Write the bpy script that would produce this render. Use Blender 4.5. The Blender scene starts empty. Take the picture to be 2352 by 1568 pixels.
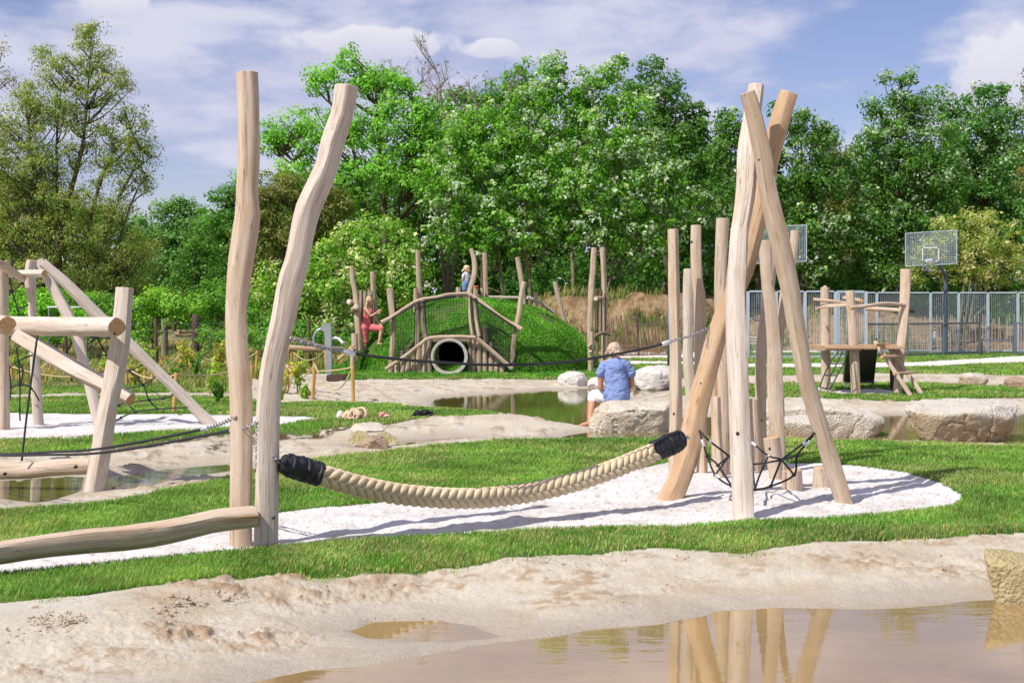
import bpy, bmesh, math, random
import numpy as np
from mathutils import Vector, Matrix
R = math.radians
rng = np.random.default_rng(7)
random.seed(7)
# ---------------------------------------------------------------- camera, world, sun, exposure
F = 3267.0; CX = 1176.0; HY = 700.0; EYE = 1.8        # 50 mm lens, eye height 1.8 m
sc = bpy.context.scene
col = sc.collection
cam_d = bpy.data.cameras.new('camera'); cam = bpy.data.objects.new('camera', cam_d); col.objects.link(cam)
cam.location = (0, 0, EYE); cam.rotation_euler = (R(90), 0, 0)
cam_d.sensor_width = 36; cam_d.lens = 36 * F / 2352; cam_d.shift_y = -(784 - HY) / 2352
cam_d.clip_end = 3000; cam_d.clip_start = 0.1
sc.camera = cam
sc.view_settings.view_transform = 'Standard'; sc.view_settings.look = 'None'
sc.view_settings.gamma = 1; sc.view_settings.exposure = 0.16
SUN_EL = R(50); SHX, SHY = 0.76, 0.65                  # shadows fall right and away from the camera
world = bpy.data.worlds.new('World'); sc.world = world; world.use_nodes = True
nt = world.node_tree; N = nt.nodes; L = nt.links; N.clear()
out = N.new('ShaderNodeOutputWorld'); bg = N.new('ShaderNodeBackground'); L.new(bg.outputs[0], out.inputs[0])
sky = N.new('ShaderNodeTexSky'); sky.sky_type = 'NISHITA'; sky.sun_disc = False
sky.sun_elevation = SUN_EL; sky.sun_rotation = math.atan2(-SHX, -SHY)
sky.air_density = 1.0; sky.dust_density = 0.3; sky.ozone_density = 2.5
bg.inputs[1].default_value = 0.095
tc = N.new('ShaderNodeTexCoord')
def wmath(op, a, b=None, c=None, clamp=False):
    m = N.new('ShaderNodeMath'); m.operation = op; m.use_clamp = clamp
    for i, v in enumerate((a, b, c)):
        if v is None: continue
        if isinstance(v, (int, float)): m.inputs[i].default_value = v
        else: L.new(v, m.inputs[i])
    return m.outputs[0]
sep = N.new('ShaderNodeSeparateXYZ'); L.new(tc.outputs['Generated'], sep.inputs[0])
zz = wmath('MAXIMUM', sep.outputs[2], 0.0)
den = wmath('ADD', zz, 0.16)
cmb = N.new('ShaderNodeCombineXYZ')
L.new(wmath('DIVIDE', sep.outputs[0], den), cmb.inputs[0]); L.new(wmath('DIVIDE', sep.outputs[1], den), cmb.inputs[1])
L.new(wmath('MULTIPLY', zz, 3.0), cmb.inputs[2])
def wnoise(scale, det, rough, off, dist=0.0):
    mp = N.new('ShaderNodeMapping'); mp.inputs['Location'].default_value = off; mp.inputs['Scale'].default_value = (1.0, 0.8, 1.0)
    L.new(cmb.outputs[0], mp.inputs[0])
    n = N.new('ShaderNodeTexNoise'); n.inputs['Scale'].default_value = scale; n.inputs['Detail'].default_value = det
    n.inputs['Roughness'].default_value = rough; n.inputs['Distortion'].default_value = dist
    L.new(mp.outputs[0], n.inputs['Vector']); return n.outputs[0]
n1 = wnoise(1.15, 9, 0.52, (3.1, 0.4, 0.3), 0.25)
n2 = wnoise(3.6, 8, 0.55, (7.7, 2.4, 1.3), 0.1)
cov = wmath('ADD', wmath('MULTIPLY', n1, 0.66), wmath('MULTIPLY', n2, 0.34))
mr = N.new('ShaderNodeMapRange'); mr.inputs[1].default_value = 0.44; mr.inputs[2].default_value = 0.56; mr.interpolation_type = 'SMOOTHSTEP'
L.new(cov, mr.inputs[0])
# cloud brightness: lighter edges, greyer thick bases
mr2 = N.new('ShaderNodeMapRange'); mr2.inputs[1].default_value = 0.40; mr2.inputs[2].default_value = 0.64
L.new(n2, mr2.inputs[0])
cc = N.new('ShaderNodeMix'); cc.data_type = 'RGBA'; cc.inputs[6].default_value = (5.2, 5.4, 7.3, 1); cc.inputs[7].default_value = (7.2, 7.15, 8.3, 1)
L.new(mr2.outputs[0], cc.inputs[0])
tint = N.new('ShaderNodeMix'); tint.data_type = 'RGBA'; tint.blend_type = 'MULTIPLY'; tint.inputs[0].default_value = 1
L.new(sky.outputs[0], tint.inputs[6]); tint.inputs[7].default_value = (1.10, 0.94, 1.10, 1)
mx = N.new('ShaderNodeMix'); mx.data_type = 'RGBA'
L.new(wmath('MULTIPLY', mr.outputs[0], 0.85), mx.inputs[0]); L.new(tint.outputs[2], mx.inputs[6]); L.new(cc.outputs[2], mx.inputs[7])
# two bright cumulus heads low over the wood
def cumulus(azd, eld, wx, wz, seed, prev):
    v = Vector((math.sin(R(azd)) * math.cos(R(eld)), math.cos(R(azd)) * math.cos(R(eld)), math.sin(R(eld))))
    az = wmath('DIVIDE', wmath('SUBTRACT', sep.outputs[0], v.x), wx)
    el = wmath('DIVIDE', wmath('SUBTRACT', sep.outputs[2], v.z), wz)
    d2 = wmath('ADD', wmath('MULTIPLY', az, az), wmath('MULTIPLY', el, el))
    mp = N.new('ShaderNodeMapping'); mp.inputs['Location'].default_value = (seed, seed, 0); L.new(tc.outputs['Generated'], mp.inputs[0])
    n = N.new('ShaderNodeTexNoise'); n.inputs['Scale'].default_value = 26; n.inputs['Detail'].default_value = 8; n.inputs['Roughness'].default_value = 0.55
    L.new(mp.outputs[0], n.inputs['Vector'])
    e = wmath('ADD', d2, wmath('MULTIPLY', wmath('SUBTRACT', n.outputs[0], 0.5), 5.0))
    m = N.new('ShaderNodeMapRange'); m.interpolation_type = 'SMOOTHSTEP'
    m.inputs[1].default_value = 1.5; m.inputs[2].default_value = 0.75; m.inputs[3].default_value = 0; m.inputs[4].default_value = 1
    L.new(e, m.inputs[0])
    fr = wmath('GREATER_THAN', sep.outputs[1], 0.0)
    k = wmath('MULTIPLY', m.outputs[0], fr)
    shade = N.new('ShaderNodeMix'); shade.data_type = 'RGBA'; shade.inputs[6].default_value = (5.9, 6.0, 7.5, 1); shade.inputs[7].default_value = (8.3, 8.2, 8.7, 1)
    L.new(wmath('ADD', wmath('MULTIPLY', el, 0.35), wmath('MULTIPLY', n.outputs[0], 0.9), None, True), shade.inputs[0])
    o = N.new('ShaderNodeMix'); o.data_type = 'RGBA'; L.new(k, o.inputs[0]); L.new(prev, o.inputs[6]); L.new(shade.outputs[2], o.inputs[7])
    return o.outputs[2]
skyc = cumulus(19.8, 8.6, 0.045, 0.028, 1.3, mx.outputs[2])
skyc = cumulus(-1.2, 10.2, 0.022, 0.0065, 4.3, skyc)
skyc = cumulus(-6.0, 10.4, 0.050, 0.010, 8.3, skyc)
skyc = cumulus(-15.5, 11.6, 0.022, 0.010, 2.3, skyc)
L.new(skyc, bg.inputs[0])
sun_d = bpy.data.lights.new('sun', 'SUN'); sun_d.energy = 4.9; sun_d.angle = R(0.5); sun_d.color = (1, 0.945, 0.85)
sun = bpy.data.objects.new('sun', sun_d); col.objects.link(sun)
sun.rotation_euler = Vector((SHX, SHY, -math.tan(SUN_EL) * math.hypot(SHX, SHY))).to_track_quat('-Z', 'Y').to_euler()
sun.location = (-20, -20, 30)

# ---------------------------------------------------------------- helpers
def P(x, y, Y): return Vector(((x - CX) / F * Y, Y, EYE - (y - HY) / F * Y))
def G(x, y, z=0.0):
    Y = F * (EYE - z) / (y - HY); return Vector(((x - CX) / F * Y, Y, z))
def tag(o, label=None, cat=None, group=None, kind=None):
    if label: o['label'] = label
    if cat: o['category'] = cat
    if group: o['group'] = group
    if kind: o['kind'] = kind
    return o
def empty(name, loc, label, cat, group=None):
    o = bpy.data.objects.new(name, None); col.objects.link(o); o.location = loc; o.empty_display_size = 0.1
    tag(o, label, cat, group); return o
def link_mesh(name, me, parent=None):
    o = bpy.data.objects.new(name, me); col.objects.link(o)
    if parent is not None:
        o.parent = parent; o.location = (0, 0, 0)
        me.transform(Matrix.Translation(-parent_loc(parent)))
    return o
def parent_loc(p):
    v = Vector((0, 0, 0))
    while p is not None: v += p.location; p = p.parent
    return v
# numpy noise
def _h(ix, iy, iz, s):
    n = (ix * 374761393 + iy * 668265263 + iz * 2147483647 * 3 + s * 1442695041) & 0xffffffff
    n = ((n ^ (n >> 13)) * 1274126177) & 0xffffffff
    return ((n ^ (n >> 16)) & 0xffff) / 65535.0
def vn(x, y, z=0.0, s=0):
    x = np.asarray(x, float); y = np.asarray(y, float) + 0 * x; z = np.asarray(z, float) + 0 * x
    ix = np.floor(x).astype(np.int64); iy = np.floor(y).astype(np.int64); iz = np.floor(z).astype(np.int64)
    fx = x - ix; fy = y - iy; fz = z - iz
    fx = fx * fx * (3 - 2 * fx); fy = fy * fy * (3 - 2 * fy); fz = fz * fz * (3 - 2 * fz)
    r = 0
    for dx in (0, 1):
        for dy in (0, 1):
            for dz in (0, 1):
                w = (fx if dx else 1 - fx) * (fy if dy else 1 - fy) * (fz if dz else 1 - fz)
                r = r + w * _h(ix + dx, iy + dy, iz + dz, s)
    return r * 2 - 1
def fbm(x, y, z=0.0, s=0, o=4, g=0.5):
    r = 0; a = 1; t = 0
    for k in range(o):
        r = r + a * vn(np.asarray(x) * 2 ** k + 13.7 * k, np.asarray(y) * 2 ** k, np.asarray(z) * 2 ** k, s + k); t += a; a *= g
    return r / t
def sstep(a, b, x):
    t = np.clip((x - a) / (b - a), 0, 1); return t * t * (3 - 2 * t)
def crom(pts, n):
    """Catmull-Rom through rows of pts, n samples"""
    p = np.array([list(q) for q in pts], float)
    if len(p) == 2:
        t = np.linspace(0, 1, n)[:, None]; return p[0] * (1 - t) + p[1] * t
    q = np.vstack([2 * p[0] - p[1], p, 2 * p[-1] - p[-2]])
    d = np.r_[0, np.cumsum(np.linalg.norm(np.diff(p[:, :3], axis=0), axis=1))]; d /= d[-1]
    r = []
    for t in np.linspace(0, 1, n):
        i = min(np.searchsorted(d, t, side='right') - 1, len(p) - 2); u = (t - d[i]) / max(d[i + 1] - d[i], 1e-9)
        a, b, c, e = q[i], q[i + 1], q[i + 2], q[i + 3]
        r.append(0.5 * ((2 * b) + (-a + c) * u + (2 * a - 5 * b + 4 * c - e) * u * u + (-a + 3 * b - 3 * c + e) * u ** 3))
    return np.array(r)
class MB:
    def __init__(s): s.v = []; s.f = []; s.m = []; s.lc = []; s.n = 0
    def add(s, v, f, m=0, lc=None):
        v = [tuple(map(float, q)) for q in v]
        s.v += v; s.f += [tuple(int(i) + s.n for i in q) for q in f]
        s.m += [m] * len(f) if isinstance(m, int) else list(m)
        s.lc += [tuple(map(float, q)) for q in (lc if lc is not None else v)]; s.n += len(v); return s
    def box(s, c, size, rot=None, m=0, bev=0.0):
        hx, hy, hz = [q / 2 for q in size]
        b = bmesh.new(); bmesh.ops.create_cube(b, size=1.0)
        bmesh.ops.scale(b, vec=size, verts=b.verts)
        if bev: bmesh.ops.bevel(b, geom=b.edges[:], offset=bev, segments=2, affect='EDGES')
        M = Matrix.Translation(Vector(c)) @ (rot.to_4x4() if rot is not None else Matrix())
        lc = [tuple(v.co) for v in b.verts]; b.transform(M); b.verts.ensure_lookup_table()
        ax = max(range(3), key=lambda i: size[i]); o = [i for i in range(3) if i != ax]
        lc = [(q[o[0]] + c[0], q[o[1]] + c[1], q[ax] + c[2] * 3) for q in lc]
        s.add([v.co for v in b.verts], [[v.index for v in f.verts] for f in b.faces], m, lc); b.free(); return s
    def beam(s, a, b, w, h, m=0, bev=0.0, up=(0, 0, 1)):
        a = Vector(a); b = Vector(b); d = b - a; q = d.normalized(); u = Vector(up)
        if abs(q.dot(u)) > 0.98: u = Vector((0, 1, 0))
        x = u.cross(q).normalized(); z = q.cross(x)
        rot = Matrix((x, z, q)).transposed()
        return s.box((a + b) / 2, (w, h, d.length), rot, m, bev)
    def tube(s, pts, rad, seg=8, caps=True, m=0, cm=None, n=None, wob=0.0, facet=0.0, seed=0, flat=1.0, capn=None):
        pts = np.array([list(p) for p in pts], float)
        rad = np.full(len(pts), rad, float) if np.isscalar(rad) else np.array(rad, float)
        if n:
            q = crom(np.c_[pts, rad], n); pts = q[:, :3]; rad = np.maximum(q[:, 3], 1e-4)
        k = len(pts); T = np.gradient(pts, axis=0); T /= np.linalg.norm(T, axis=1)[:, None] + 1e-12
        ref = np.array([0, 1.0, 0]) if abs(T[0][1]) < 0.8 else np.array([1.0, 0, 0])
        U = np.zeros_like(pts); u = ref - T[0] * ref.dot(T[0]); u /= np.linalg.norm(u); U[0] = u
        for i in range(1, k):
            u = U[i - 1] - T[i] * U[i - 1].dot(T[i]); U[i] = u / (np.linalg.norm(u) + 1e-12)
        W = np.cross(T, U); Ls = np.r_[0, np.cumsum(np.linalg.norm(np.diff(pts, axis=0), axis=1))]
        th = np.arange(seg) * 2 * np.pi / seg; TH, LL = np.meshgrid(th, Ls)
        rr = np.ones((k, seg)) * rad[:, None]
        if wob:
            r0 = rad.mean()
            rr = rr * (1 + wob * fbm(np.cos(TH) * 1.1 + seed * 3.1, np.sin(TH) * 1.1, LL / r0 * 0.22, seed, 3))
        if facet:
            K = 6 + seed % 3; tw = seed * 1.7 + 0.25 * np.sin(LL * 1.3 + seed)
            jit = np.array([(math.sin(seed * 12.9 + j * 78.2) * 0.33) for j in range(K)])
            best = np.full(TH.shape, -1.0)
            for j in range(K):
                dj = 1 + 0.10 * vn(LL * 1.4 + j * 7.3, 0 * LL + seed, 0, seed + j)
                best = np.maximum(best, np.cos(TH - (j + jit[j]) * 2 * np.pi / K - tw) / dj)
            fr = 0.93 / np.maximum(best, 0.6)
            rr = rr * (1 - facet + facet * fr)
        V = pts[:, None, :] + rr[:, :, None] * (np.cos(TH)[:, :, None] * U[:, None, :] + flat * np.sin(TH)[:, :, None] * W[:, None, :])
        lc = np.stack([np.cos(TH) * rr + seed * 1.3, np.sin(TH) * rr + seed * 0.7, LL + seed * 2.1], -1)
        V = V.reshape(-1, 3); lc = lc.reshape(-1, 3); faces = []
        for i in range(k - 1):
            for j in range(seg):
                a = i * seg + j; b = i * seg + (j + 1) % seg
                faces.append((a, b, b + seg, a + seg))
        V = list(V); lc = list(lc); ms = [m] * len(faces)
        if caps:
            cm = m if cm is None else cm
            for e in (0, 1):
                i0 = 0 if e == 0 else (k - 1) * seg; sg = -1 if e == 0 else 1
                cen = pts[0 if e == 0 else -1]; t = T[0 if e == 0 else -1]; r0 = rad[0 if e == 0 else -1]
                if capn is not None and e == 1: pass
                s0 = len(V)
                for j in range(seg):
                    q = np.array(V[i0 + j]); V.append(cen + (q - cen) * 0.93 + t * sg * r0 * 0.06); lc.append(np.array(lc[i0 + j]) * 1.0)
                V.append(cen + t * sg * r0 * 0.07); lc.append(lc[i0] * 1.0)
                for j in range(seg):
                    j2 = (j + 1) % seg
                    q1 = (i0 + j, s0 + j, s0 + j2, i0 + j2); q2 = (s0 + j, s0 + seg, s0 + j2)
                    if e == 1: q1 = q1[::-1]; q2 = q2[::-1]
                    faces.append(q1); faces.append(q2); ms += [m, cm]
        s.add(V, faces, ms, lc); return s
    def ball(s, c, r, seg=10, rings=7, m=0, rot=None):
        r = (r, r, r) if np.isscalar(r) else r; V = []; Fs = []
        for i in range(rings + 1):
            ph = math.pi * i / rings
            for j in range(seg):
                t = 2 * math.pi * j / seg
                q = Vector((r[0] * math.sin(ph) * math.cos(t), r[1] * math.sin(ph) * math.sin(t), r[2] * math.cos(ph)))
                if rot is not None: q = rot @ q
                V.append(q + Vector(c))
        for i in range(rings):
            for j in range(seg):
                a = i * seg + j; b = i * seg + (j + 1) % seg; Fs.append((a, a + seg, b + seg, b))
        return s.add(V, Fs, m)
    def build(s, name, mats, parent=None, smooth=True, weld=0.0):
        me = bpy.data.meshes.new(name); me.from_pydata(s.v, [], s.f)
        if not isinstance(mats, (list, tuple)): mats = [mats]
        for q in mats: me.materials.append(q)
        me.polygons.foreach_set('material_index', s.m)
        me.polygons.foreach_set('use_smooth', [smooth] * len(s.f))
        a = me.attributes.new('lc', 'FLOAT_VECTOR', 'POINT'); a.data.foreach_set('vector', np.array(s.lc, np.float32).ravel())
        me.validate(); me.update()
        return link_mesh(name, me, parent)
def sharp(o, ang=35):
    me = o.data
    try: me.set_sharp_from_angle(angle=R(ang))
    except Exception: pass
    return o
def fast_mesh(name, V, faces, mats, cols=None, k=4, smooth=False, parent=None):
    """V (n,3), faces (m,k) arrays"""
    me = bpy.data.meshes.new(name); n = len(V); m = len(faces)
    me.vertices.add(n); me.vertices.foreach_set('co', np.asarray(V, np.float32).ravel())
    me.loops.add(m * k); me.loops.foreach_set('vertex_index', np.asarray(faces, np.int32).ravel())
    me.polygons.add(m); me.polygons.foreach_set('loop_start', np.arange(0, m * k, k, dtype=np.int32))
    if smooth: me.polygons.foreach_set('use_smooth', np.ones(m, bool))
    if cols is not None:
        c = me.attributes.new('Col', 'FLOAT_COLOR', 'POINT'); cc_ = np.ones((n, 4), np.float32); cc_[:, :3] = cols
        c.data.foreach_set('color', cc_.ravel())
    for q in (mats if isinstance(mats, (list, tuple)) else [mats]): me.materials.append(q)
    me.update(calc_edges=True)
    return link_mesh(name, me, parent)

# ---------------------------------------------------------------- materials
class NT:
    def __init__(s, name, rough=0.7, spec=0.3):
        s.m = bpy.data.materials.new(name); s.m.use_nodes = True; s.t = s.m.node_tree; s.t.nodes.clear()
        s.o = s.n('OutputMaterial'); s.b = s.n('BsdfPrincipled'); s.k(s.b.outputs[0], s.o.inputs[0])
        s.b.inputs['Roughness'].default_value = rough; s.b.inputs['Specular IOR Level'].default_value = spec
    def n(s, t): return s.t.nodes.new('ShaderNode' + t)
    def k(s, a, b): s.t.links.new(a, b)
    def attr(s, name, out=1):
        a = s.n('Attribute'); a.attribute_name = name; return a.outputs[out if out != 1 else 'Vector'] if out == 1 else a.outputs[out]
    def colattr(s, name='Col'):
        a = s.n('Attribute'); a.attribute_name = name; return a.outputs['Color']
    def obj(s): return s.n('TexCoord').outputs['Object']
    def pos(s): return s.n('NewGeometry').outputs['Position']
    def map(s, v, sc=(1, 1, 1), loc=(0, 0, 0)):
        q = s.n('Mapping'); q.inputs['Scale'].default_value = sc; q.inputs['Location'].default_value = loc; s.k(v, q.inputs[0]); return q.outputs[0]
    def noise(s, v, scale, det=5, rough=0.55, dist=0.0):
        q = s.n('TexNoise'); q.inputs['Scale'].default_value = scale; q.inputs['Detail'].default_value = det
        q.inputs['Roughness'].default_value = rough; q.inputs['Distortion'].default_value = dist; s.k(v, q.inputs['Vector']); return q.outputs[0]
    def voro(s, v, scale, feat='F1', out=0, rnd=1.0):
        q = s.n('TexVoronoi'); q.feature = feat; q.inputs['Scale'].default_value = scale; q.inputs['Randomness'].default_value = rnd; s.k(v, q.inputs['Vector']); return q.outputs[out]
    def rng(s, v, a, b, c=0.0, d=1.0):
        q = s.n('MapRange'); q.inputs[1].default_value = a; q.inputs[2].default_value = b; q.inputs[3].default_value = c; q.inputs[4].default_value = d; s.k(v, q.inputs[0]); return q.outputs[0]
    def mix(s, f, a, b, mode='MIX'):
        q = s.n('Mix'); q.data_type = 'RGBA'; q.blend_type = mode
        for i, v in ((0, f), (6, a), (7, b)):
            if isinstance(v, (int, float)): q.inputs[i].default_value = v
            elif isinstance(v, tuple): q.inputs[i].default_value = (*v, 1) if len(v) == 3 else v
            else: s.k(v, q.inputs[i])
        return q.outputs[2]
    def mth(s, op, a, b=0.0):
        q = s.n('Math'); q.operation = op
        for i, v in enumerate((a, b)):
            if isinstance(v, (int, float)): q.inputs[i].default_value = v
            else: s.k(v, q.inputs[i])
        return q.outputs[0]
    def bump(s, h, st=0.5, dist=0.01, prev=None):
        q = s.n('Bump'); q.inputs['Strength'].default_value = st; q.inputs['Distance'].default_value = dist; s.k(h, q.inputs['Height'])
        if prev is not None: s.k(prev, q.inputs['Normal'])
        s.k(q.outputs[0], s.b.inputs['Normal']); return q.outputs[0]
    def base(s, c):
        if isinstance(c, tuple): s.b.inputs['Base Color'].default_value = (*c, 1)
        else: s.k(c, s.b.inputs['Base Color'])
        return s
def wood_mat(name, pale, tan, dark, stain, stain_amt=0.5):
    t = NT(name, 0.72, 0.25); v = t.attr('lc')
    st = t.noise(t.map(v, (22, 22, 1.6)), 1.0, 6, 0.6, 0.3)
    fine = t.noise(t.map(v, (140, 140, 5)), 1.0, 4, 0.6)
    blot = t.noise(t.map(v, (5, 5, 2.2), (4, 1, 9)), 1.0, 4, 0.55, 0.6)
    c = t.mix(t.rng(st, 0.35, 0.68), tan, pale)
    c = t.mix(t.rng(blot, 0.40, 0.70), c, pale)
    c = t.mix(t.rng(t.noise(t.map(v, (9, 9, 1.3), (7, 3, 2)), 1, 5, 0.6, 0.5), 0.60, 0.78, 0, stain_amt), c, stain)
    c = t.mix(t.rng(fine, 0.3, 0.72, 0.22, 0), c, dark); c = t.mix(t.rng(t.noise(t.map(v, (12, 12, 4), (1, 2, 3)), 1, 5, 0.65, 0.8), 0.52, 0.76, 0, 0.30), c, dark)
    kn = t.voro(t.map(v, (7, 7, 2.2)), 1.0); c = t.mix(t.rng(kn, 0.05, 0.12, 0.75, 0), c, dark)
    cr = t.noise(t.map(v, (34, 34, 0.5), (2, 8, 1)), 1.0, 2, 0.5); cr = t.mth('ABSOLUTE', t.mth('SUBTRACT', cr, 0.44))
    c = t.mix(t.rng(cr, 0.0, 0.010, 0.6, 0), c, (dark[0] * 0.5, dark[1] * 0.45, dark[2] * 0.4))
    t.base(c)
    b1 = t.bump(t.mth('ADD', st, t.mth('MULTIPLY', fine, 0.35)), 0.55, 0.012)
    t.bump(t.rng(cr, 0.0, 0.012), 0.5, 0.008, b1)
    return t.m
M = {}
M['wood'] = wood_mat('peeled_wood', (0.62, 0.515, 0.415), (0.485, 0.355, 0.24), (0.24, 0.14, 0.07), (0.52, 0.27, 0.095), 0.95)
M['wood_pale'] = wood_mat('peeled_wood_pale', (0.645, 0.575, 0.515), (0.53, 0.43, 0.345), (0.29, 0.19, 0.12), (0.52, 0.33, 0.18), 0.55)
M['wood_far'] = wood_mat('weathered_wood', (0.56, 0.45, 0.345), (0.43, 0.30, 0.19), (0.16, 0.11, 0.075), (0.33, 0.21, 0.12), 0.4)
M['wood_warm'] = wood_mat('warm_wood', (0.58, 0.42, 0.28), (0.47, 0.29, 0.155), (0.24, 0.12, 0.06), (0.52, 0.26, 0.09), 0.7)
M['stake'] = wood_mat('stake_wood', (0.60, 0.38, 0.13), (0.50, 0.28, 0.075), (0.25, 0.12, 0.04), (0.45, 0.2, 0.05), 0.4)
M['dark_post'] = wood_mat('dark_post_wood', (0.11, 0.07, 0.05), (0.07, 0.045, 0.035), (0.03, 0.02, 0.015), (0.12, 0.05, 0.03), 0.3)
M['grey_wood'] = wood_mat('grey_plank_wood', (0.30, 0.25, 0.19), (0.22, 0.17, 0.12), (0.08, 0.06, 0.045), (0.2, 0.14, 0.09), 0.4)
t = NT('end_grain', 0.75, 0.2); v = t.attr('lc')
c = t.mix(t.rng(t.noise(t.obj(), 30, 5), 0.35, 0.7), (0.60, 0.36, 0.17), (0.44, 0.24, 0.11)); t.base(c); t.bump(t.noise(t.obj(), 60, 4), 0.3, 0.005); M['end'] = t.m
t = NT('end_grain_pale', 0.75, 0.2)
c = t.mix(t.rng(t.noise(t.obj(), 40, 5), 0.35, 0.7), (0.66, 0.60, 0.53), (0.5, 0.42, 0.34)); t.base(c); M['end_pale'] = t.m
t = NT('end_grain_orange', 0.7, 0.2)
c = t.mix(t.rng(t.noise(t.obj(), 30, 5), 0.35, 0.7), (0.72, 0.36, 0.08), (0.6, 0.26, 0.05)); t.base(c); M['end_orange'] = t.m
def simple(name, c, rough=0.6, spec=0.3, metal=0.0, var=0.15, sc=20, bump=0.0):
    t = NT(name, rough, spec); t.b.inputs['Metallic'].default_value = metal
    n = t.noise(t.obj(), sc, 5)
    t.base(t.mix(t.rng(n, 0.3, 0.7), tuple(q * (1 - var) for q in c), tuple(min(1, q * (1 + var)) for q in c)))
    if bump: t.bump(n, bump, 0.01)
    return t.m
M['bolt'] = simple('bolt_black', (0.018, 0.018, 0.022), 0.4, 0.5)
M['blue_cap'] = simple('blue_cap', (0.02, 0.03, 0.12), 0.3, 0.5)
M['steel'] = simple('steel', (0.42, 0.42, 0.44), 0.38, 0.5, 0.9, 0.12)
M['ferrule'] = simple('ferrule_aluminium', (0.72, 0.73, 0.77), 0.35, 0.5, 0.55, 0.08)
M['galv'] = simple('galvanised', (0.50, 0.56, 0.64), 0.45, 0.5, 0.35, 0.1, 8)
M['galv_dark'] = simple('dark_grey_steel', (0.16, 0.18, 0.20), 0.5, 0.4, 0.3, 0.1)
M['slate_steel'] = simple('slate_steel', (0.10, 0.13, 0.18), 0.5, 0.4, 0.2, 0.1)
M['pump'] = simple('pump_steel', (0.40, 0.42, 0.46), 0.38, 0.5, 0.6, 0.12, 6, 0.1)
M['white_metal'] = simple('white_metal', (0.75, 0.76, 0.8), 0.4, 0.5, 0.2, 0.05)
t = NT('black_rope', 0.65, 0.35); v = t.attr('lc')
w = t.n('TexWave'); w.inputs['Scale'].default_value = 60; w.inputs['Distortion'].default_value = 0.5; t.k(t.map(v, (1.2, 1.2, 1)), w.inputs['Vector'])
t.base(t.mix(w.outputs[1], (0.012, 0.012, 0.016), (0.045, 0.045, 0.055))); t.bump(w.outputs[1], 0.5, 0.006); M['black_rope'] = t.m
t = NT('cream_rope', 0.8, 0.2); v = t.attr('lc')
n = t.noise(t.map(v, (30, 30, 60)), 1, 3); t.base(t.mix(n, (0.62, 0.50, 0.30), (0.42, 0.31, 0.16))); t.bump(n, 0.4, 0.004); M['cream_rope'] = t.m
t = NT('braid_strand', 0.62, 0.3); v = t.attr('lc')
n = t.noise(t.map(v, (150, 150, 4)), 1, 4); dirt = t.noise(t.obj(), 5, 4)
c = t.mix(t.rng(n, 0.3, 0.7), (0.50, 0.385, 0.235), (0.72, 0.60, 0.42)); c = t.mix(t.rng(dirt, 0.45, 0.8, 0, 0.5), c, (0.42, 0.31, 0.18))
t.base(c); t.bump(n, 0.55, 0.006); M['braid'] = t.m
t = NT('rubber_wrap', 0.58, 0.35); n = t.noise(t.obj(), 22, 6, 0.6)
t.base(t.mix(t.rng(n, 0.5, 0.75), (0.012, 0.013, 0.02), (0.07, 0.065, 0.06))); t.bump(n, 0.6, 0.012); M['rubber'] = t.m
t = NT('concrete_pipe', 0.8, 0.2); n = t.noise(t.obj(), 9, 6); t.base(t.mix(t.rng(n, 0.3, 0.7), (0.40, 0.37, 0.33), (0.55, 0.52, 0.48))); t.bump(n, 0.3, 0.01); M['concrete'] = t.m
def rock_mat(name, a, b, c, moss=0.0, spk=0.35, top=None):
    t = NT(name, 0.82, 0.2); v = t.obj()
    n1 = t.noise(v, 2.2, 6, 0.6, 0.4); n2 = t.noise(v, 26, 5, 0.65); n3 = t.noise(v, 85, 2, 0.6); vor = t.voro(v, 38)
    k = t.mix(t.rng(n1, 0.35, 0.66), a, b); k = t.mix(t.rng(n2, 0.45, 0.72, 0, 0.65), k, c)
    k = t.mix(t.rng(n3, 0.60, 0.74, 0, spk), k, (0.09, 0.08, 0.07)); k = t.mix(t.rng(n3, 0.40, 0.28, 0, spk), k, (0.72, 0.69, 0.64))
    if moss:
        k = t.mix(t.rng(t.noise(v, 6, 5), 0.45, 0.7, 0, moss), k, (0.30, 0.27, 0.05))
    if top:                                                         # sunlit top painted into the colour as a paler upper part, ragged edge
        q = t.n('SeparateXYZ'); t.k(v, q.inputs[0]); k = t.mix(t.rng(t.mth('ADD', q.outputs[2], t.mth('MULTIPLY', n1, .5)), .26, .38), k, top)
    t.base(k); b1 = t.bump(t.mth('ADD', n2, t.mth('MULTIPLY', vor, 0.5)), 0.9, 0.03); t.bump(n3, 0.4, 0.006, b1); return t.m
M['rock'] = rock_mat('granite', (0.54, 0.48, 0.38), (0.68, 0.63, 0.55), (0.36, 0.28, 0.19))
M['rock_white'] = rock_mat('pale_granite', (0.62, 0.58, 0.54), (0.72, 0.69, 0.66), (0.45, 0.38, 0.32), 0, 0.2)
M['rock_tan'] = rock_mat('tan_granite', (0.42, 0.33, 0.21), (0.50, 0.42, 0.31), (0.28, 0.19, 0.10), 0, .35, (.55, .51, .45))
M['rock_yellow'] = rock_mat('ochre_rock', (0.46, 0.37, 0.20), (0.54, 0.46, 0.30), (0.30, 0.22, 0.10), 0.3, 0.15)
M['rock_brown'] = rock_mat('brown_rock', (0.34, 0.22, 0.14), (0.44, 0.34, 0.24), (0.2, 0.12, 0.08))
M['rock_moss'] = rock_mat('mossy_rock', (0.36, 0.29, 0.16), (0.48, 0.42, 0.32), (0.24, 0.18, 0.08), 0.9)
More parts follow.
